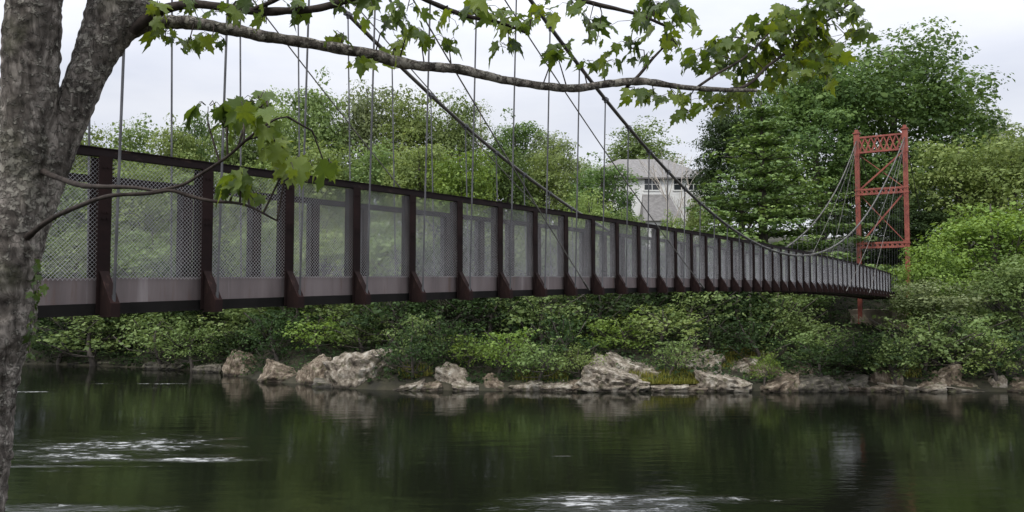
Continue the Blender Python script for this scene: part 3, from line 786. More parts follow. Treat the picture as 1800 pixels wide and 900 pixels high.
# shrubs along the bank
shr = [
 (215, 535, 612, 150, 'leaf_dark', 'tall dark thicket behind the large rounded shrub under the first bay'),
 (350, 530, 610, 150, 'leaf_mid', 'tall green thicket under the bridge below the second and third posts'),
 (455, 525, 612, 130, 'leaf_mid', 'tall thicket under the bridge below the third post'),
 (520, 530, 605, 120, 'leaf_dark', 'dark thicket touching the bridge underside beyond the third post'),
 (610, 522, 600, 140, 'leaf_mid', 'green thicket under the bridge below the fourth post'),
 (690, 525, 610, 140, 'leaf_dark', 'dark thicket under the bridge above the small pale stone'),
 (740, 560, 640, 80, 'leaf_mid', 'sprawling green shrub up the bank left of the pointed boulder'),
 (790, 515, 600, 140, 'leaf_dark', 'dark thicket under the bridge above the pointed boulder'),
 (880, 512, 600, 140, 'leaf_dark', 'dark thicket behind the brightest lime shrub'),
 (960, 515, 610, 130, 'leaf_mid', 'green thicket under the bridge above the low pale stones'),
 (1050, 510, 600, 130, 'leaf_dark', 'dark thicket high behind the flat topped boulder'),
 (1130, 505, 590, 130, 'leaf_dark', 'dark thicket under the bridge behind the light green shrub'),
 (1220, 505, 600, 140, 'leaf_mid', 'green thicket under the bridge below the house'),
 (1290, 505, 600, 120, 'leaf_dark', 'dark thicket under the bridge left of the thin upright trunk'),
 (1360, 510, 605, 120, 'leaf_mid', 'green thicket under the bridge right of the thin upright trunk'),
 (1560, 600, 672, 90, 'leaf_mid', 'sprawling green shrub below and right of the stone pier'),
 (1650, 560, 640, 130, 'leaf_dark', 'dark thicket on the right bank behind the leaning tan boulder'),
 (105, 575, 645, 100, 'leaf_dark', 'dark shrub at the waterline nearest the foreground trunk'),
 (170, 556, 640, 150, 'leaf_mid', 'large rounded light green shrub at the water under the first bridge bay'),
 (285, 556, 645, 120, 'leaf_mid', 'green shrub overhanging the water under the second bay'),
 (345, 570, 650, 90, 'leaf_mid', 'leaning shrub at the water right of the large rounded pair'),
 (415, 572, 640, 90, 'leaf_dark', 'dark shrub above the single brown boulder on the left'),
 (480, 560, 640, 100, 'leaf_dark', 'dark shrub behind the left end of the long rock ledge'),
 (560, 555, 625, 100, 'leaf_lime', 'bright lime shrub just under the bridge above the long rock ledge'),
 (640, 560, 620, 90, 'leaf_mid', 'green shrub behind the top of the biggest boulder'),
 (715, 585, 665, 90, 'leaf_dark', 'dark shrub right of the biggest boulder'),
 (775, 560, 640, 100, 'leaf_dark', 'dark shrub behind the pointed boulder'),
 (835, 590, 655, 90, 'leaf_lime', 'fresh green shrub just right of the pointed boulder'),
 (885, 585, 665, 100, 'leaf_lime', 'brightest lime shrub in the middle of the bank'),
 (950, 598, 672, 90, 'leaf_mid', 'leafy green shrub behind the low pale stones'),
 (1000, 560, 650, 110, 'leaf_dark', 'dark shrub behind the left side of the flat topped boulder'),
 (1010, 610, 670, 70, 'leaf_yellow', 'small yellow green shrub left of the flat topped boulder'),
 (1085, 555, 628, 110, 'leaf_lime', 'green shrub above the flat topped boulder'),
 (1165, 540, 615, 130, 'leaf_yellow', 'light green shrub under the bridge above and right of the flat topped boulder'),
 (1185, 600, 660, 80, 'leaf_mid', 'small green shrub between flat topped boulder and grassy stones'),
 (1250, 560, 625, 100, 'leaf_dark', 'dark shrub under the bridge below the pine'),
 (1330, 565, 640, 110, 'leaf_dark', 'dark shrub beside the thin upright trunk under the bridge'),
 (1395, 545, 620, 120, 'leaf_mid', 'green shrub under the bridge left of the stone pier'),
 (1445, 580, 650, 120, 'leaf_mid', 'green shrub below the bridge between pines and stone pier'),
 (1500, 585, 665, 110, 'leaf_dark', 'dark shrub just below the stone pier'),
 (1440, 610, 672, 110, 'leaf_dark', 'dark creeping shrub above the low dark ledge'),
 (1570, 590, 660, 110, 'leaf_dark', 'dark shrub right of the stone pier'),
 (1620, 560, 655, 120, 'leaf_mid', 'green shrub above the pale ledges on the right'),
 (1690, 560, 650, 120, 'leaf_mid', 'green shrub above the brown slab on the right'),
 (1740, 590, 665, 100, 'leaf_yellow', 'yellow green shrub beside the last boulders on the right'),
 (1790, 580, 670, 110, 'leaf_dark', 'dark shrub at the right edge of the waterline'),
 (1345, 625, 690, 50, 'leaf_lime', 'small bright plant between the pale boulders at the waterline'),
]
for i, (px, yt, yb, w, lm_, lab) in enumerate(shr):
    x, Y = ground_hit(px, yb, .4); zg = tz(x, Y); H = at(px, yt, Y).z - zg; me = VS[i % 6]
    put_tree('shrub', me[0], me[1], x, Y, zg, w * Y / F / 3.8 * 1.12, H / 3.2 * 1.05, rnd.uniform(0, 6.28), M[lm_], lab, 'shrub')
# thin trunk under the bridge
x, Y = ground_hit(1318, 600)
mb = MB(); top = at(1322, 470, Y).z - tz(x, Y)
mb.tube([(0, 0, -.5), (.1, 0, top * .5), (.05, .1, top)], [.13, .10, .05], 7)
mb.tube([(.08, 0, top * .6), (.6, .2, top * .8), (.9, .3, top)], [.06, .04, .02], 5)
st = empty('sapling', (x, Y, tz(x, Y))); mb.build('trunk', M['bark_pale'], st); tag(st, 'thin upright grey tree trunk under the middle of the bridge below the pine', 'tree')

x, Y = ground_hit(1717, 640)
mb = MB(); top = at(1713, 575, Y).z - tz(x, Y)
mb.tube([(0, 0, -.5), (-.1, 0, top * .5), (-.2, .1, top)], [.09, .07, .04], 7)
mb.tube([(-.1, 0, top * .55), (-.5, .2, top * .75), (-.8, .3, top * .85)], [.04, .03, .015], 5)
st = empty('sapling', (x, Y, tz(x, Y))); mb.build('trunk', M['bark_pale'], st); tag(st, 'thin upright pale trunk among the shrubs above the right hand ledges', 'tree')
# undergrowth carpet
rng = np.random.default_rng(4); n = 90000
ux = rng.uniform(-75, 62, n); us = rng.uniform(0, 1, n) ** 1.3 * 34 + np.where(ux > -22, .7, .1); uy = shore(ux) + us
uz = terr(ux, uy); lump = np.maximum(0, np.sin(ux * .9 + np.sin(uy * .8) * 2) * np.sin(uy * 1.1 + 1) + .4) * .9
P = np.stack([ux, uy, uz + rng.uniform(0, 1, n) * (.25 + lump)], 1)
V, Fq = leaf_cloud(rng, P, np.tile([0, -.3, 1.0], (n, 1)), .27)
tag(link('undergrowth', mesh_np('undergrowth', V, Fq, np.clip(rng.normal(.4, .2, n), 0, 1)), M['leaf_dark']), 'dark leafy undergrowth carpeting the far river bank', 'undergrowth', kind='stuff')
# grass on the bank edge
def grass_patch(specs):
    Vs = []; Fs = []; T_ = []
    for (x0, x1, y0, y1, n) in specs:
        for _ in range(n):
            px = rng.uniform(x0, x1); py = rng.uniform(y0, y1); x, Y = ground_hit(px, py, .5)
            h = rng.uniform(.25, .65); a = rng.uniform(0, 6.28); ln = rng.uniform(.05, .3)
            b = np.array([x, Y, tz(x, Y)]); wv = np.array([math.cos(a), math.sin(a), 0]) * .03; d = np.array([math.cos(a + 1.5) * ln, math.sin(a + 1.5) * ln, h])
            k = len(Vs); Vs += [b - wv, b + wv, b + d * .6 + wv * .7, b + d + np.array([0, 0, -.05])]; Fs.append((k, k + 1, k + 2, k + 3)); T_.append(rng.uniform(.1, .95))
    return mesh_np('grass', np.array(Vs), Fs, T_)
tag(link('grass', grass_patch([(1105, 1240, 655, 684, 1500), (1190, 1290, 618, 650, 900), (1270, 1360, 612, 640, 700), (905, 1000, 655, 672, 500), (700, 760, 645, 668, 300), (1560, 1620, 640, 668, 300)]), M['grass']),
    'yellow green grass growing between the boulders on the bank edge', 'grass', kind='stuff')

# ---------------------------------------------------------------- boulders
def boulder(seed, sx, sy, sz, cuts=13, sub=5, topk=0):
    r = random.Random(seed); bm = bmesh.new(); bmesh.ops.create_icosphere(bm, subdivisions=sub, radius=1.0)
    pl = []
    for _ in range(cuts):
        d = Vector((r.gauss(0, 1), r.gauss(0, 1), r.gauss(0, .9))).normalized(); pl.append((d, r.uniform(.45, .85) if not topk else r.uniform(.8, 1.15)))
    tx, ty = r.uniform(-.45, .45), r.uniform(-.5, -.1)
    pl.append((Vector((tx * .7, ty * .6, 1)).normalized(), topk or r.uniform(.36, .5)))
    pl.append((Vector((r.uniform(-.3, .3), -1, .25)).normalized(), r.uniform(.5, .7) * (1.3 if topk else 1)))
    off = Vector((r.uniform(0, 50), r.uniform(0, 50), 0)); big = max(sx, sy)
    for v in bm.verts:
        p = v.co.copy()
        if topk: p = p / (abs(p.x) ** 5 + abs(p.y) ** 5 + abs(p.z) ** 5) ** .2
        for d, k in pl:
            q = p.dot(d)
            if q > k: p -= d * (q - k) * .96
        w = Vector((p.x * sx, p.y * sy, p.z * sz)) + off
        # ledges: the surface steps in and out with the bedding, which dips to one side
        h = (p.z + p.x * tx * .8) * 4.5 + 1.2 * noise.noise(w * .7)
        st = h - math.floor(h); step = (1 - abs(2 * st - 1)) ** .6
        k = 1 - .09 * step * (.4 + abs(noise.noise(w * .9)) * 2) + .12 * noise.noise(w * .7) + .07 * noise.noise(w * 2.1) + .05 * noise.noise(w * 4.7)
        c = 1 - abs(noise.noise(Vector((w.x * .8, w.y * .8, w.z * .5)) + off)) * 9
        if c > 0: k -= .07 * c
        p *= k
        v.co = Vector((p.x * sx, p.y * sy, p.z * sz))
    zmax = max(v.co.z for v in bm.verts); xa = min(v.co.x for v in bm.verts); xb = max(v.co.x for v in bm.verts)
    for v in bm.verts: v.co.x = (v.co.x - (xa + xb) / 2) * 2 * sx / (xb - xa)
    me = bpy.data.meshes.new('boulder'); bm.to_mesh(me); bm.free()
    return me, zmax
rocks = [
 (385, 452, 612, 662, 'rock_mid', 'single rounded brown boulder at the left end of the rocky shore'),
 (335, 388, 640, 657, 'rock_dark', 'low dark rock left of the rounded brown boulder'),
 (250, 335, 634, 650, 'rock_dark', 'low dark ledge under the overhanging shrub on the left'),
 (110, 200, 632, 643, 'rock_dark', 'low dark ledge farthest left by the foreground trunk'),
 (448, 520, 632, 676, 'rock_mid', 'brown boulder at the left end of the long ledge'),
 (500, 600, 624, 682, 'rock_mid', 'wide brown grey boulder in the middle of the long ledge'),
 (568, 688, 606, 684, 'rock_pale', 'biggest boulder, grey and humped, on the left of the shore'),
 (545, 620, 662, 684, 'rock_dark', 'low wet rock at the foot of the long ledge'),
 (690, 746, 664, 687, 'rock_pale', 'small low pale stone just right of the biggest boulder'),
 (705, 750, 612, 645, 'rock_dark', 'half hidden grey rock in the shrubs behind the small pale stone'),
 (762, 838, 634, 686, 'rock_pale', 'pointed pale boulder with dark undercut side'),
 (795, 842, 672, 688, 'rock_pale', 'small pale stone at the foot of the pointed boulder'),
 (843, 892, 655, 687, 'rock_mid', 'squat tan boulder right of the pointed one'),
 (893, 952, 669, 688, 'rock_pale', 'low pale stone right of the squat tan boulder'),
 (948, 1006, 671, 689, 'rock_pale', 'low pale stone just left of the flat topped boulder'),
 (1016, 1142, 621, 690, 'rock_pale', 'large flat topped boulder with dark front in the centre of the shore'),
 (1074, 1162, 622, 668, 'rock_pale', 'pale boulder leaning against the right of the flat topped one'),
 (1150, 1215, 679, 692, 'rock_pale', 'very low white stone below the yellow grass'),
 (1195, 1282, 614, 652, 'rock_pale', 'pale boulder up the bank above the yellow grass'),
 (1232, 1325, 646, 690, 'rock_pale', 'broad pale boulder at the water right of the yellow grass'),
 (1322, 1402, 628, 668, 'rock_mid', 'broken brown boulder up the bank right of the small bright plant'),
 (1345, 1410, 655, 690, 'rock_mid', 'brown boulder at the water right of the small bright plant'),
 (1395, 1470, 658, 690, 'rock_dark', 'dark sloping rock at the water under the bridge end'),
 (1440, 1500, 670, 690, 'rock_dark', 'low dark ledge at the water left of the reddish bank'),
 (1490, 1560, 677, 691, 'rock_mid', 'low brown ledge at the water below the stone pier'),
 (1538, 1600, 641, 680, 'rock_mid', 'leaning tan boulder at the left end of the right hand ledges'),
 (1555, 1640, 664, 689, 'rock_pale', 'pale ledge at the water below the leaning tan boulder'),
 (1600, 1672, 652, 688, 'rock_mid', 'tan ledge right of the leaning tan boulder'),
 (1655, 1700, 635, 680, 'rock_mid', 'upright brown slab on the right hand shore'),
 (1680, 1745, 655, 688, 'rock_mid', 'brown rock right of the upright brown slab'),
 (1655, 1735, 676, 690, 'rock_pale', 'long low pale shelf at the water on the right'),
 (1165, 1235, 606, 632, 'rock_mid', 'brown rock high on the bank behind the flat topped boulder'),
 (1270, 1335, 626, 655, 'rock_pale', 'pale rock between two boulders up the bank above the broad one'),
 (1395, 1440, 640, 664, 'rock_mid', 'small brown rock in the shrubs up the bank below the bridge end'),
 (1180, 1245, 676, 691, 'rock_mid', 'low brown stone at the waterline beside the very low white stone'),
 (1465, 1530, 655, 684, 'rock_dark', 'dark rounded rock at the water below the pier shrubs'),
 (1620, 1665, 672, 690, 'rock_pale', 'small pale stone between the two pale ledges on the right'),
 (735, 775, 670, 688, 'rock_mid', 'small brown stone just left of the pointed boulder'),
 (990, 1030, 668, 690, 'rock_mid', 'small brown stone touching the left side of the flat topped boulder'),
 (1742, 1776, 658, 686, 'rock_pale', 'small pale stone near the right edge'),
 (1772, 1830, 664, 690, 'rock_mid', 'brown rock cut by the right edge of the shore'),
]
for i, (x0, x1, yt, yb, m, lab) in enumerate(rocks):
    cx = (x0 + x1) / 2
    x, Y = ground_hit(cx, yb, -.6)
    wx = (x1 - x0) / F * Y; ht = (yb - yt) / F * Y
    zg = max(-.08, tz(x, Y) - .15)
    slab = 'large flat topped' in lab
    me, zm = boulder(i * 7 + 3, wx * .56, wx * .5, ht * 1.4, topk=.62, cuts=4) if slab else boulder(i * 7 + 3, wx * .56, wx * .5, ht * 1.4, topk=.45 if wx > 1.75 * ht else 0, cuts=8 if wx > 1.75 * ht else 13)
    sc = (ht + .1) / zm
    sy = wx * .5
    o = link('boulder', me, M[m], loc=(x, Y + sy * .75, zg)); o.scale = (1, 1, sc * .88)
    tag(o, lab, 'boulder')

# ---------------------------------------------------------------- house
HY = 116.0
def hx(px): return (px - 900) / F * HY
def hz(py): return HW + (518 - py) / F * HY * 1.0
M['siding'] = simple('white siding', [(.3, (.84, .84, .83)), (.7, (.88, .88, .87))], 1, .7)
M['shingle'] = simple('grey shingles', [(.3, (.15, .145, .14)), (.7, (.26, .25, .245))], 2.5, .9, detail=8)
M['trim'] = simple('white trim', [(.3, (.76, .76, .75)), (.7, (.82, .82, .8))], 1, .5)
m_, nt_, b_, o_ = mat('window glass'); setp(b_, col=(.03, .035, .04, 1), rough=.08); M['glass'] = m_
zroof, zeave, zg = hz(267), hz(311), 12.5
xl, xr = hx(1022), hx(1246); HO = Vector(((xl + xr) / 2, HY, zg))
house = empty('house', HO); tag(house, 'white house with grey hipped roof half hidden among the trees on the far hill', 'house')
def hpart(mb, name, m, parent=house, org=None):
    org = HO if org is None else org
    mb.v = [tuple(Vector(v) - org) for v in mb.v]; return mb.build(name, m, parent)
yb0, yb1 = HY, HY + 11
mb = MB(); mb.box(((xl + xr) / 2, (yb0 + yb1) / 2, (zg + zeave) / 2 - .5), ((xr - xl) / 2, 0, 0), (0, 5.5, 0), (0, 0, (zeave - zg) / 2 + .5))
# clapboard courses
z = zg
while z < zeave - .1:
    mb.box(((xl + xr) / 2, yb0 - .012, z), ((xr - xl) / 2, 0, 0), (0, .012, 0), (0, 0, .02)); z += .2
hpart(mb, 'wall', M['siding'])
mb = MB(); e = .6; rl, rr_ = hx(1098), hx(1185); ym = (yb0 + yb1) / 2
P = [(xl - e, yb0 - e, zeave), (xr + e, yb0 - e, zeave), (xr + e, yb1 + e, zeave), (xl - e, yb1 + e, zeave), (rl, ym, zroof), (rr_, ym, zroof)]
P2 = [(a, b, c - .22) for a, b, c in P[:4]]
mb.add(P + P2, [(0, 1, 5, 4), (1, 2, 5), (2, 3, 4, 5), (3, 0, 4), (6, 7, 1, 0), (7, 8, 2, 1), (8, 9, 3, 2), (9, 6, 0, 3), (9, 8, 7, 6)])
roof = hpart(mb, 'roof', M['shingle'])
# porch wing with a lower grey roof in front
wx0, wx1 = hx(1128), hx(1185); zp0, zp1 = hz(392), hz(341)
mb = MB(); mb.box(((wx0 + wx1) / 2, yb0 - 1.9, (zg + zp0) / 2 - .5), ((wx1 - wx0) / 2 - .2, 0, 0), (0, 1.88, 0), (0, 0, (zp0 - zg) / 2 + .5)); hpart(mb, 'porch_wall', M['siding'])
mb = MB(); P = [(wx0 - .4, yb0 - 4.2, zp0), (wx1 + .4, yb0 - 4.2, zp0), (wx1 - .6, yb0 - .02, zp1), (wx0 + .2, yb0 - .02, zp1), (wx0 - .4, yb0 - .02, zp0), (wx1 + .4, yb0 - .02, zp0)]
mb.add(P, [(0, 1, 2, 3), (0, 3, 4), (1, 5, 2), (0, 4, 5, 1), (3, 2, 5, 4)]); hpart(mb, 'porch_roof', M['shingle'])
def window(x0, x1, z0, z1, nc, ybase=yb0 - .03):
    c = Vector(((x0 + x1) / 2, ybase, (z0 + z1) / 2)); w = (x1 - x0) / 2; h = (z1 - z0) / 2; mb = MB(); t = .09
    for sx in (-1, 1): mb.box(c + Vector((sx * w, -.03, 0)), (t, 0, 0), (0, .06, 0), (0, 0, h + t))
    for sz in (-1, 1): mb.box(c + Vector((0, -.032, sz * h)), (w - t, 0, 0), (0, .06, 0), (0, 0, t))
    for k in range(1, nc): mb.box(c + Vector((-w + 2 * w * k / nc, -.03, 0)), (.05, 0, 0), (0, .05, 0), (0, 0, h - t))
    mb.box(c + Vector((0, -.028, 0)), (w - t, 0, 0), (0, .04, 0), (0, 0, .035))
    wd = hpart(mb, 'window', M['trim'])
    mb = MB(); mb.box(c + Vector((0, -.012, 0)), (w, 0, 0), (0, .012, 0), (0, 0, h)); hpart(mb, 'pane', M['glass'], wd)
for a in ((1133, 1162, 334, 312, 2), (1211, 1230, 334, 312, 2), (1062, 1085, 334, 312, 2), (1185, 1200, 334, 312, 1), (1212, 1230, 380, 358, 2), (1040, 1062, 380, 350, 2), (1090, 1112, 380, 350, 2)):
    window(hx(a[0]), hx(a[1]), hz(a[2]), hz(a[3]), a[4])

# ---------------------------------------------------------------- foreground maple
maple = empty('maple_tree', (-2.05, 3.0, tz(-2.05, 3.0)))
tag(maple, 'leaning double trunked maple in the left foreground with a long branch reaching across the sky', 'tree')
MO = Vector(maple.location)
def fp(rows):
    """photo pixel, depth, radius in pixels at that depth"""
    out = []
    for (px, py, Y, r) in rows:
        p = at(px, py, Y); out.append((p.x, p.y, p.z, r * Y / F))
    return out
mb = MB()
def limb(rows, n=8, seg=14, wob=.15, wf=6, bump=.09):
    P = smooth_path(fp(rows), n)
    mb.tube([p[:3] for p in P], P[:, 3], seg, wob=wob, wf=wf, bump=bump); return P
limb([(-120, 1250, 3.05, 95), (-85, 1050, 3.03, 72), (-66, 900, 3.0, 60), (-50, 780, 3.0, 60), (-30, 660, 3.0, 60), (-10, 560, 3.0, 60), (10, 450, 3.0, 56), (33, 350, 3.0, 50), (45, 250, 2.98, 45), (52, 150, 2.95, 43), (58, 50, 2.92, 44), (66, -80, 2.9, 45), (75, -300, 2.85, 44), (60, -700, 2.8, 36), (90, -1200, 2.8, 24)], 40, 48)
limb([(-14, 640, 3.03, 44), (14, 540, 3.03, 42), (38, 440, 3.03, 36), (66, 350, 3.04, 32), (94, 270, 3.05, 32), (130, 190, 3.06, 31), (170, 95, 3.08, 35), (200, 30, 3.1, 46), (228, -40, 3.12, 44), (262, -140, 3.15, 38), (320, -400, 3.2, 30), (400, -800, 3.3, 20)], 40, 44)
main_b = limb([(168, 110, 3.1, 16), (200, 74, 3.1, 19), (232, 52, 3.1, 16), (264, 41, 3.1, 13.5), (300, 38, 3.12, 12), (350, 42, 3.15, 11), (410, 53, 3.18, 10.5), (480, 66, 3.2, 10), (560, 79, 3.25, 9.5), (640, 93, 3.3, 10), (690, 106, 3.35, 10.5), (740, 116, 3.4, 9), (800, 121, 3.45, 8.5), (850, 132, 3.5, 8), (900, 143, 3.55, 7.5), (960, 152, 3.6, 7), (1015, 155, 3.65, 7), (1070, 147, 3.7, 6.5), (1130, 143, 3.75, 6.5), (1190, 152, 3.8, 5), (1250, 157, 3.9, 4.2), (1330, 159, 4.0, 3)], 9, 12, .22, 16, .12)
trunk_mb = mb
LIMBS = []
_limb = limb
def limb(*a, **k):
    global mb
    mb = MB(); P = _limb(*a, **k); LIMBS.append(mb); return P
bA = limb([(225, 60, 3.1, 12), (275, 22, 3.05, 10), (330, 8, 3.0, 8), (390, 12, 3.0, 7), (450, 20, 3.0, 7.5), (520, 18, 3.0, 6.5), (570, 12, 3.0, 6.5), (640, -12, 3.0, 6), (720, -50, 3.1, 7)], 8, 10, .2, 16)
bB = limb([(440, 18, 3.0, 4), (480, 2, 2.95, 4), (520, -20, 2.9, 4)], 6, 8)
bC = limb([(640, -60, 3.2, 6), (700, -25, 3.2, 5), (760, 5, 3.3, 4.5), (820, 28, 3.4, 4), (880, 40, 3.5, 3), (930, 60, 3.6, 2)], 6, 8, .2, 20)
bD = limb([(40, 425, 2.98, 6), (66, 402, 2.85, 5), (95, 382, 2.7, 4.5), (140, 362, 2.5, 4), (190, 345, 2.3, 3.6), (260, 340, 2.3, 3.2), (300, 335, 2.3, 3.5), (335, 345, 2.3, 3.2), (370, 353, 2.3, 3), (430, 360, 2.3, 2.6), (487, 388, 2.3, 1.6)], 7, 8, .2, 25)
bE = limb([(72, 300, 2.98, 6), (95, 310, 2.85, 5), (140, 325, 2.6, 5), (180, 328, 2.45, 4), (240, 330, 2.35, 3), (285, 338, 2.3, 3)], 7, 8, .25, 25)
bF = limb([(270, 337, 2.3, 3), (320, 325, 2.3, 2.6), (350, 308, 2.3, 2.6), (400, 275, 2.25, 2.6), (440, 240, 2.2, 2.2), (480, 212, 2.2, 1.8), (505, 205, 2.2, 1.2)], 7, 8, .2, 25)
bG = limb([(900, -60, 3.6, 5), (960, -20, 3.7, 4), (1040, 5, 3.7, 4), (1120, 25, 3.8, 3), (1180, 50, 3.8, 2)], 6, 8, .2, 20)
bH = limb([(1100, 155, 3.75, 3), (1125, 130, 3.75, 2.8), (1150, 100, 3.8, 2.4), (1180, 70, 3.8, 1.6)], 5, 6)
bI = limb([(1290, 160, 3.95, 3), (1320, 145, 4.0, 2.8), (1350, 116, 4.1, 2.6), (1400, 80, 4.2, 2.4), (1450, 40, 4.3, 2), (1500, 0, 4.4, 2), (1560, -60, 4.5, 2)], 6, 6)
bJ = limb([(1220, 157, 3.85, 2.4), (1260, 130, 3.9, 2.2), (1310, 100, 4.0, 2), (1350, 60, 4.1, 1.6)], 5, 6)
allb = np.vstack([q[:, :3] for q in (main_b, bA, bC, bD, bE, bF, bG, bH, bI, bJ)])
# knobs and stubs on the bark
rk = random.Random(9)
trunk_v = trunk_mb

def maple_leaf_template():
    """five lobed outline, petiole at origin, tip along +y, unit length"""
    half = [(0, 0), (.10, -.03), (.26, -.10), (.30, -.02), (.44, .02), (.36, .12), (.40, .22), (.56, .36), (.44, .40), (.50, .56), (.34, .50), (.22, .48), (.18, .60), (.22, .74), (.10, .78), (0, 1.0)]
    pts = half + [(-x, y) for x, y in half[-2:0:-1]]
    P = np.array([(x, y, 0) for x, y in pts], float)
    P[:, 2] = .30 * np.abs(P[:, 0]) - .55 * P[:, 1] ** 2 - .75 * P[:, 0] ** 2
    return P
LT = maple_leaf_template(); NL = len(LT)
CE = np.array([[0, .32, -.03]])
TPL = np.vstack([LT, CE])
rg = np.random.default_rng(12)
leafV = []; leafF = []; leafT = []; twigs = MB()
def add_leaf(p, size, d, nrm, tint):
    d = d / np.linalg.norm(d); x = np.cross(d, nrm); x /= np.linalg.norm(x); z = np.cross(x, d)
    b = len(leafV) * (NL + 1)
    T_ = TPL.copy(); T_[:, 2] = T_[:, 2] * rg.uniform(.3, 1.5) + T_[:, 0] * rg.normal(0, .2) + .05 * np.sin(T_[:, 1] * 9 + rg.uniform(0, 6)) * np.sign(T_[:, 0]); T_[:, 0] *= rg.uniform(.8, 1.1)
    v = p + size * (T_[:, :1] * x + T_[:, 1:2] * d + T_[:, 2:] * z)
    leafV.append(v)
    for k in range(NL): leafF.append((b + k, b + (k + 1) % NL, b + NL)); leafT.append(tint)
def cluster(px, py, Y, sx, sy, n, size=.10, tint=.5, twig=True, dirx=0):
    c = at(px, py, Y); c_ = np.array(c)
    if twig:
        dd = ((allb - c_) ** 2).sum(1); s = Vector(allb[dd.argmin()])
        m = s.lerp(c, .5) + Vector((rg.normal(0, .02), rg.normal(0, .02), .04)); twigs.tube([s, m, c], [.0035, .0028, .0018], 5)
    for _ in range(int(n * 1.2)):
        q = np.array(at(px + rg.normal(0, sx * .5), py + rg.normal(0, sy * .5), Y + rg.normal(0, .10)))
        sz = size * .68 * rg.uniform(.45, 1.3)
        d = np.array([rg.normal(dirx, .8), rg.normal(-.1, .6), -rg.uniform(.15, 1.3)])
        nrm = np.array([rg.normal(0, .6), rg.normal(-.3, .6), rg.uniform(.4, 1.3)])
        st_ = q - np.array([0, 0, -sz * .35])
        base = st_
        add_leaf(base, sz, d, nrm, float(np.clip(rg.normal(tint, .2), 0, 1)))
        j = c_ + (base - c_) * .25 + np.array([0, 0, .02])
        twigs.tube([Vector(j), Vector(base).lerp(Vector(j), .4) + UP * .012, Vector(base)], [.0014, .0011, .0009], 4, cap=False)
CL = [ # px, py, depth, spread x, spread y, n, size, tint
 (290, 68, 3.1, 30, 16, 6, .10, .5), (330, 82, 3.1, 34, 18, 8, .10, .6), (372, 74, 3.1, 28, 16, 6, .10, .5), (278, 22, 3.05, 22, 20, 6, .10, .85),
 (330, 14, 3.0, 40, 12, 7, .09, .6), (400, 28, 3.0, 50, 16, 8, .09, .45), (468, 42, 3.0, 30, 14, 4, .08, .3), (530, 30, 3.0, 24, 16, 4, .09, .3), (470, 10, 3.0, 60, 10, 8, .09, .35), (590, 10, 3.0, 40, 12, 6, .09, .3),
 (648, 12, 3.1, 30, 18, 8, .10, .55), (602, 72, 3.25, 24, 10, 5, .08, .45), (640, 118, 3.3, 26, 18, 6, .10, .55), (680, 50, 3.2, 24, 24, 5, .09, .45), (712, 50, 3.3, 34, 26, 9, .10, .5), (748, 70, 3.4, 34, 26, 9, .10, .45),
 (695, 90, 3.35, 22, 16, 5, .10, .8), (715, 20, 3.2, 40, 16, 7, .09, .4), (790, 38, 3.3, 36, 22, 8, .10, .5), (845, 18, 3.4, 44, 20, 10, .11, .5), (880, 40, 3.5, 40, 20, 10, .11, .6), (925, 45, 3.6, 36, 20, 10, .10, .6), (790, 80, 3.45, 30, 16, 5, .08, .4),
 (955, 22, 3.6, 30, 18, 7, .10, .55), (895, 92, 3.55, 26, 14, 6, .11, .35), (955, 105, 3.6, 36, 18, 7, .12, .5), (1005, 14, 3.7, 26, 14, 5, .12, .4), (1035, 42, 3.7, 30, 26, 9, .12, .4), (1050, 70, 3.7, 16, 20, 3, .12, .5), (1060, 118, 3.7, 36, 22, 8, .10, .5), (1000, 88, 3.6, 20, 10, 3, .10, .4), (1030, 115, 3.65, 20, 14, 4, .10, .5),
 (1120, 42, 3.8, 30, 26, 9, .12, .4), (1160, 18, 3.8, 24, 16, 7, .12, .35), (1185, 50, 3.8, 30, 26, 9, .13, .5), (1216, 50, 3.8, 14, 22, 3, .13, .5), (1108, 85, 3.75, 24, 26, 7, .12, .4), (1195, 88, 3.8, 22, 20, 6, .11, .6), (1135, 105, 3.75, 18, 14, 4, .10, .4), (1150, 10, 3.8, 20, 12, 4, .11, .3),
 (1118, 172, 3.75, 20, 14, 5, .11, .5), (1152, 180, 3.8, 30, 16, 6, .10, .7), (1192, 175, 3.8, 26, 18, 8, .10, .7), (1215, 205, 3.9, 24, 14, 8, .08, .55),
]
for c in CL: cluster(c[0], c[1], c[2], c[3], c[4], c[5], c[6] * 1.0, c[7])
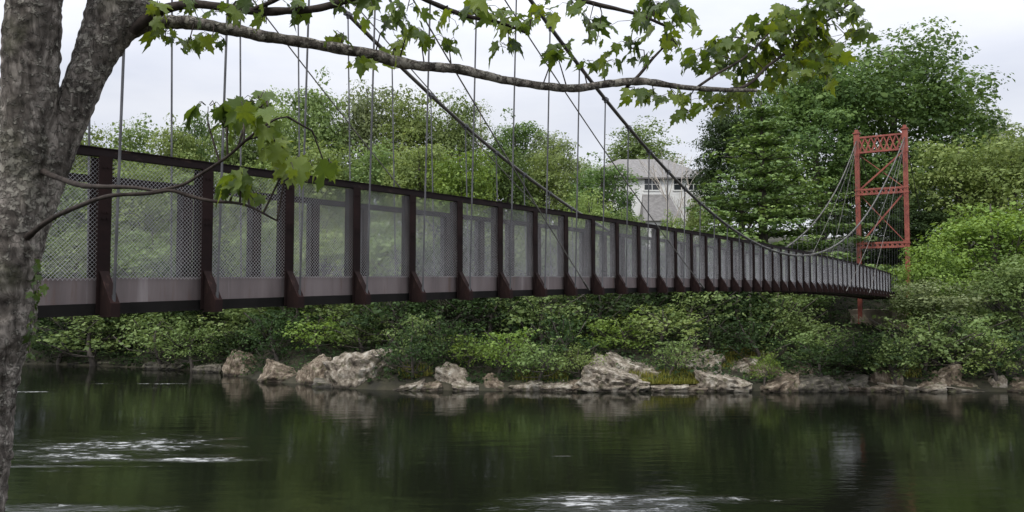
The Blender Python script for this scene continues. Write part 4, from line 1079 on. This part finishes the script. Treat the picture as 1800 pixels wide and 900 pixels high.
# the leafy end of the long branch in front of the big trees
for (px, py, sx, sy, n, t) in [(1225, 110, 34, 26, 16, .5), (1265, 95, 40, 26, 22, .55), (1310, 75, 44, 26, 26, .55), (1300, 120, 44, 26, 24, .5), (1350, 55, 44, 30, 28, .6), (1345, 105, 44, 30, 26, .6), (1395, 65, 44, 34, 28, .65), (1395, 115, 40, 30, 24, .65), (1440, 60, 40, 36, 24, .65), (1440, 110, 36, 30, 18, .7), (1430, 15, 40, 26, 20, .5), (1480, 20, 44, 30, 22, .5), (1490, 65, 34, 34, 16, .5), (1515, 40, 22, 18, 5, .5), (1255, 180, 44, 20, 18, .6), (1300, 165, 40, 20, 16, .6), (1350, 160, 36, 20, 12, .7), (1455, 135, 16, 18, 4, .95), (1380, 25, 30, 16, 8, .4)]:
    cluster(px, py, 4.2, sx, sy, int(n * 1.0), .105, t)
# big nearer leaves over the rail
for (px, py, n, sz, t, dx, sx, sy) in [(365, 200, 3, .13, .35, -.8, 22, 10), (420, 200, 4, .13, .6, .2, 26, 10), (455, 190, 3, .12, .5, .6, 24, 10), (400, 235, 2, .13, .6, 0, 16, 10), (470, 245, 4, .14, .7, 0, 24, 18), (495, 275, 3, .13, .8, .1, 20, 12), (530, 300, 4, .12, .75, .3, 24, 10), (505, 300, 3, .12, .9, -.5, 18, 12), (575, 300, 3, .13, .5, .9, 18, 12), (425, 325, 4, .12, .6, -.6, 24, 10), (445, 350, 2, .12, .8, -.2, 18, 8), (400, 340, 2, .10, .3, -.6, 14, 6), (450, 215, 3, .13, .5, 0, 20, 12)]:
    cluster(px, py, 2.3, sx * 1.1, sy * 1.1, n + 2, sz * .88, t * .9, dirx=dx)
for py in range(465, 640, 22): cluster(66 - (py - 470) * .10, py, 2.95, 9, 16, 5, .05, .1, twig=False)
# crown above the frame
for _ in range(90):
    px, py, Y = rg.uniform(-500, 1500), rg.uniform(-1300, -160), rg.uniform(2.4, 5.0)
    cluster(px, py, Y, 130, 110, 16, .11, .5, twig=False)
leafV = np.vstack(leafV) - np.array(MO)
lfm = mesh_np('foliage', leafV, leafF, leafT); link('foliage', lfm, M['maple'], maple)
bpart(twigs, 'twigs', M['twig'], maple, MO)
bpart(trunk_v, 'trunk', M['trunk'], maple, MO)
for q in LIMBS: bpart(q, 'branch', M['twig'], maple, MO)
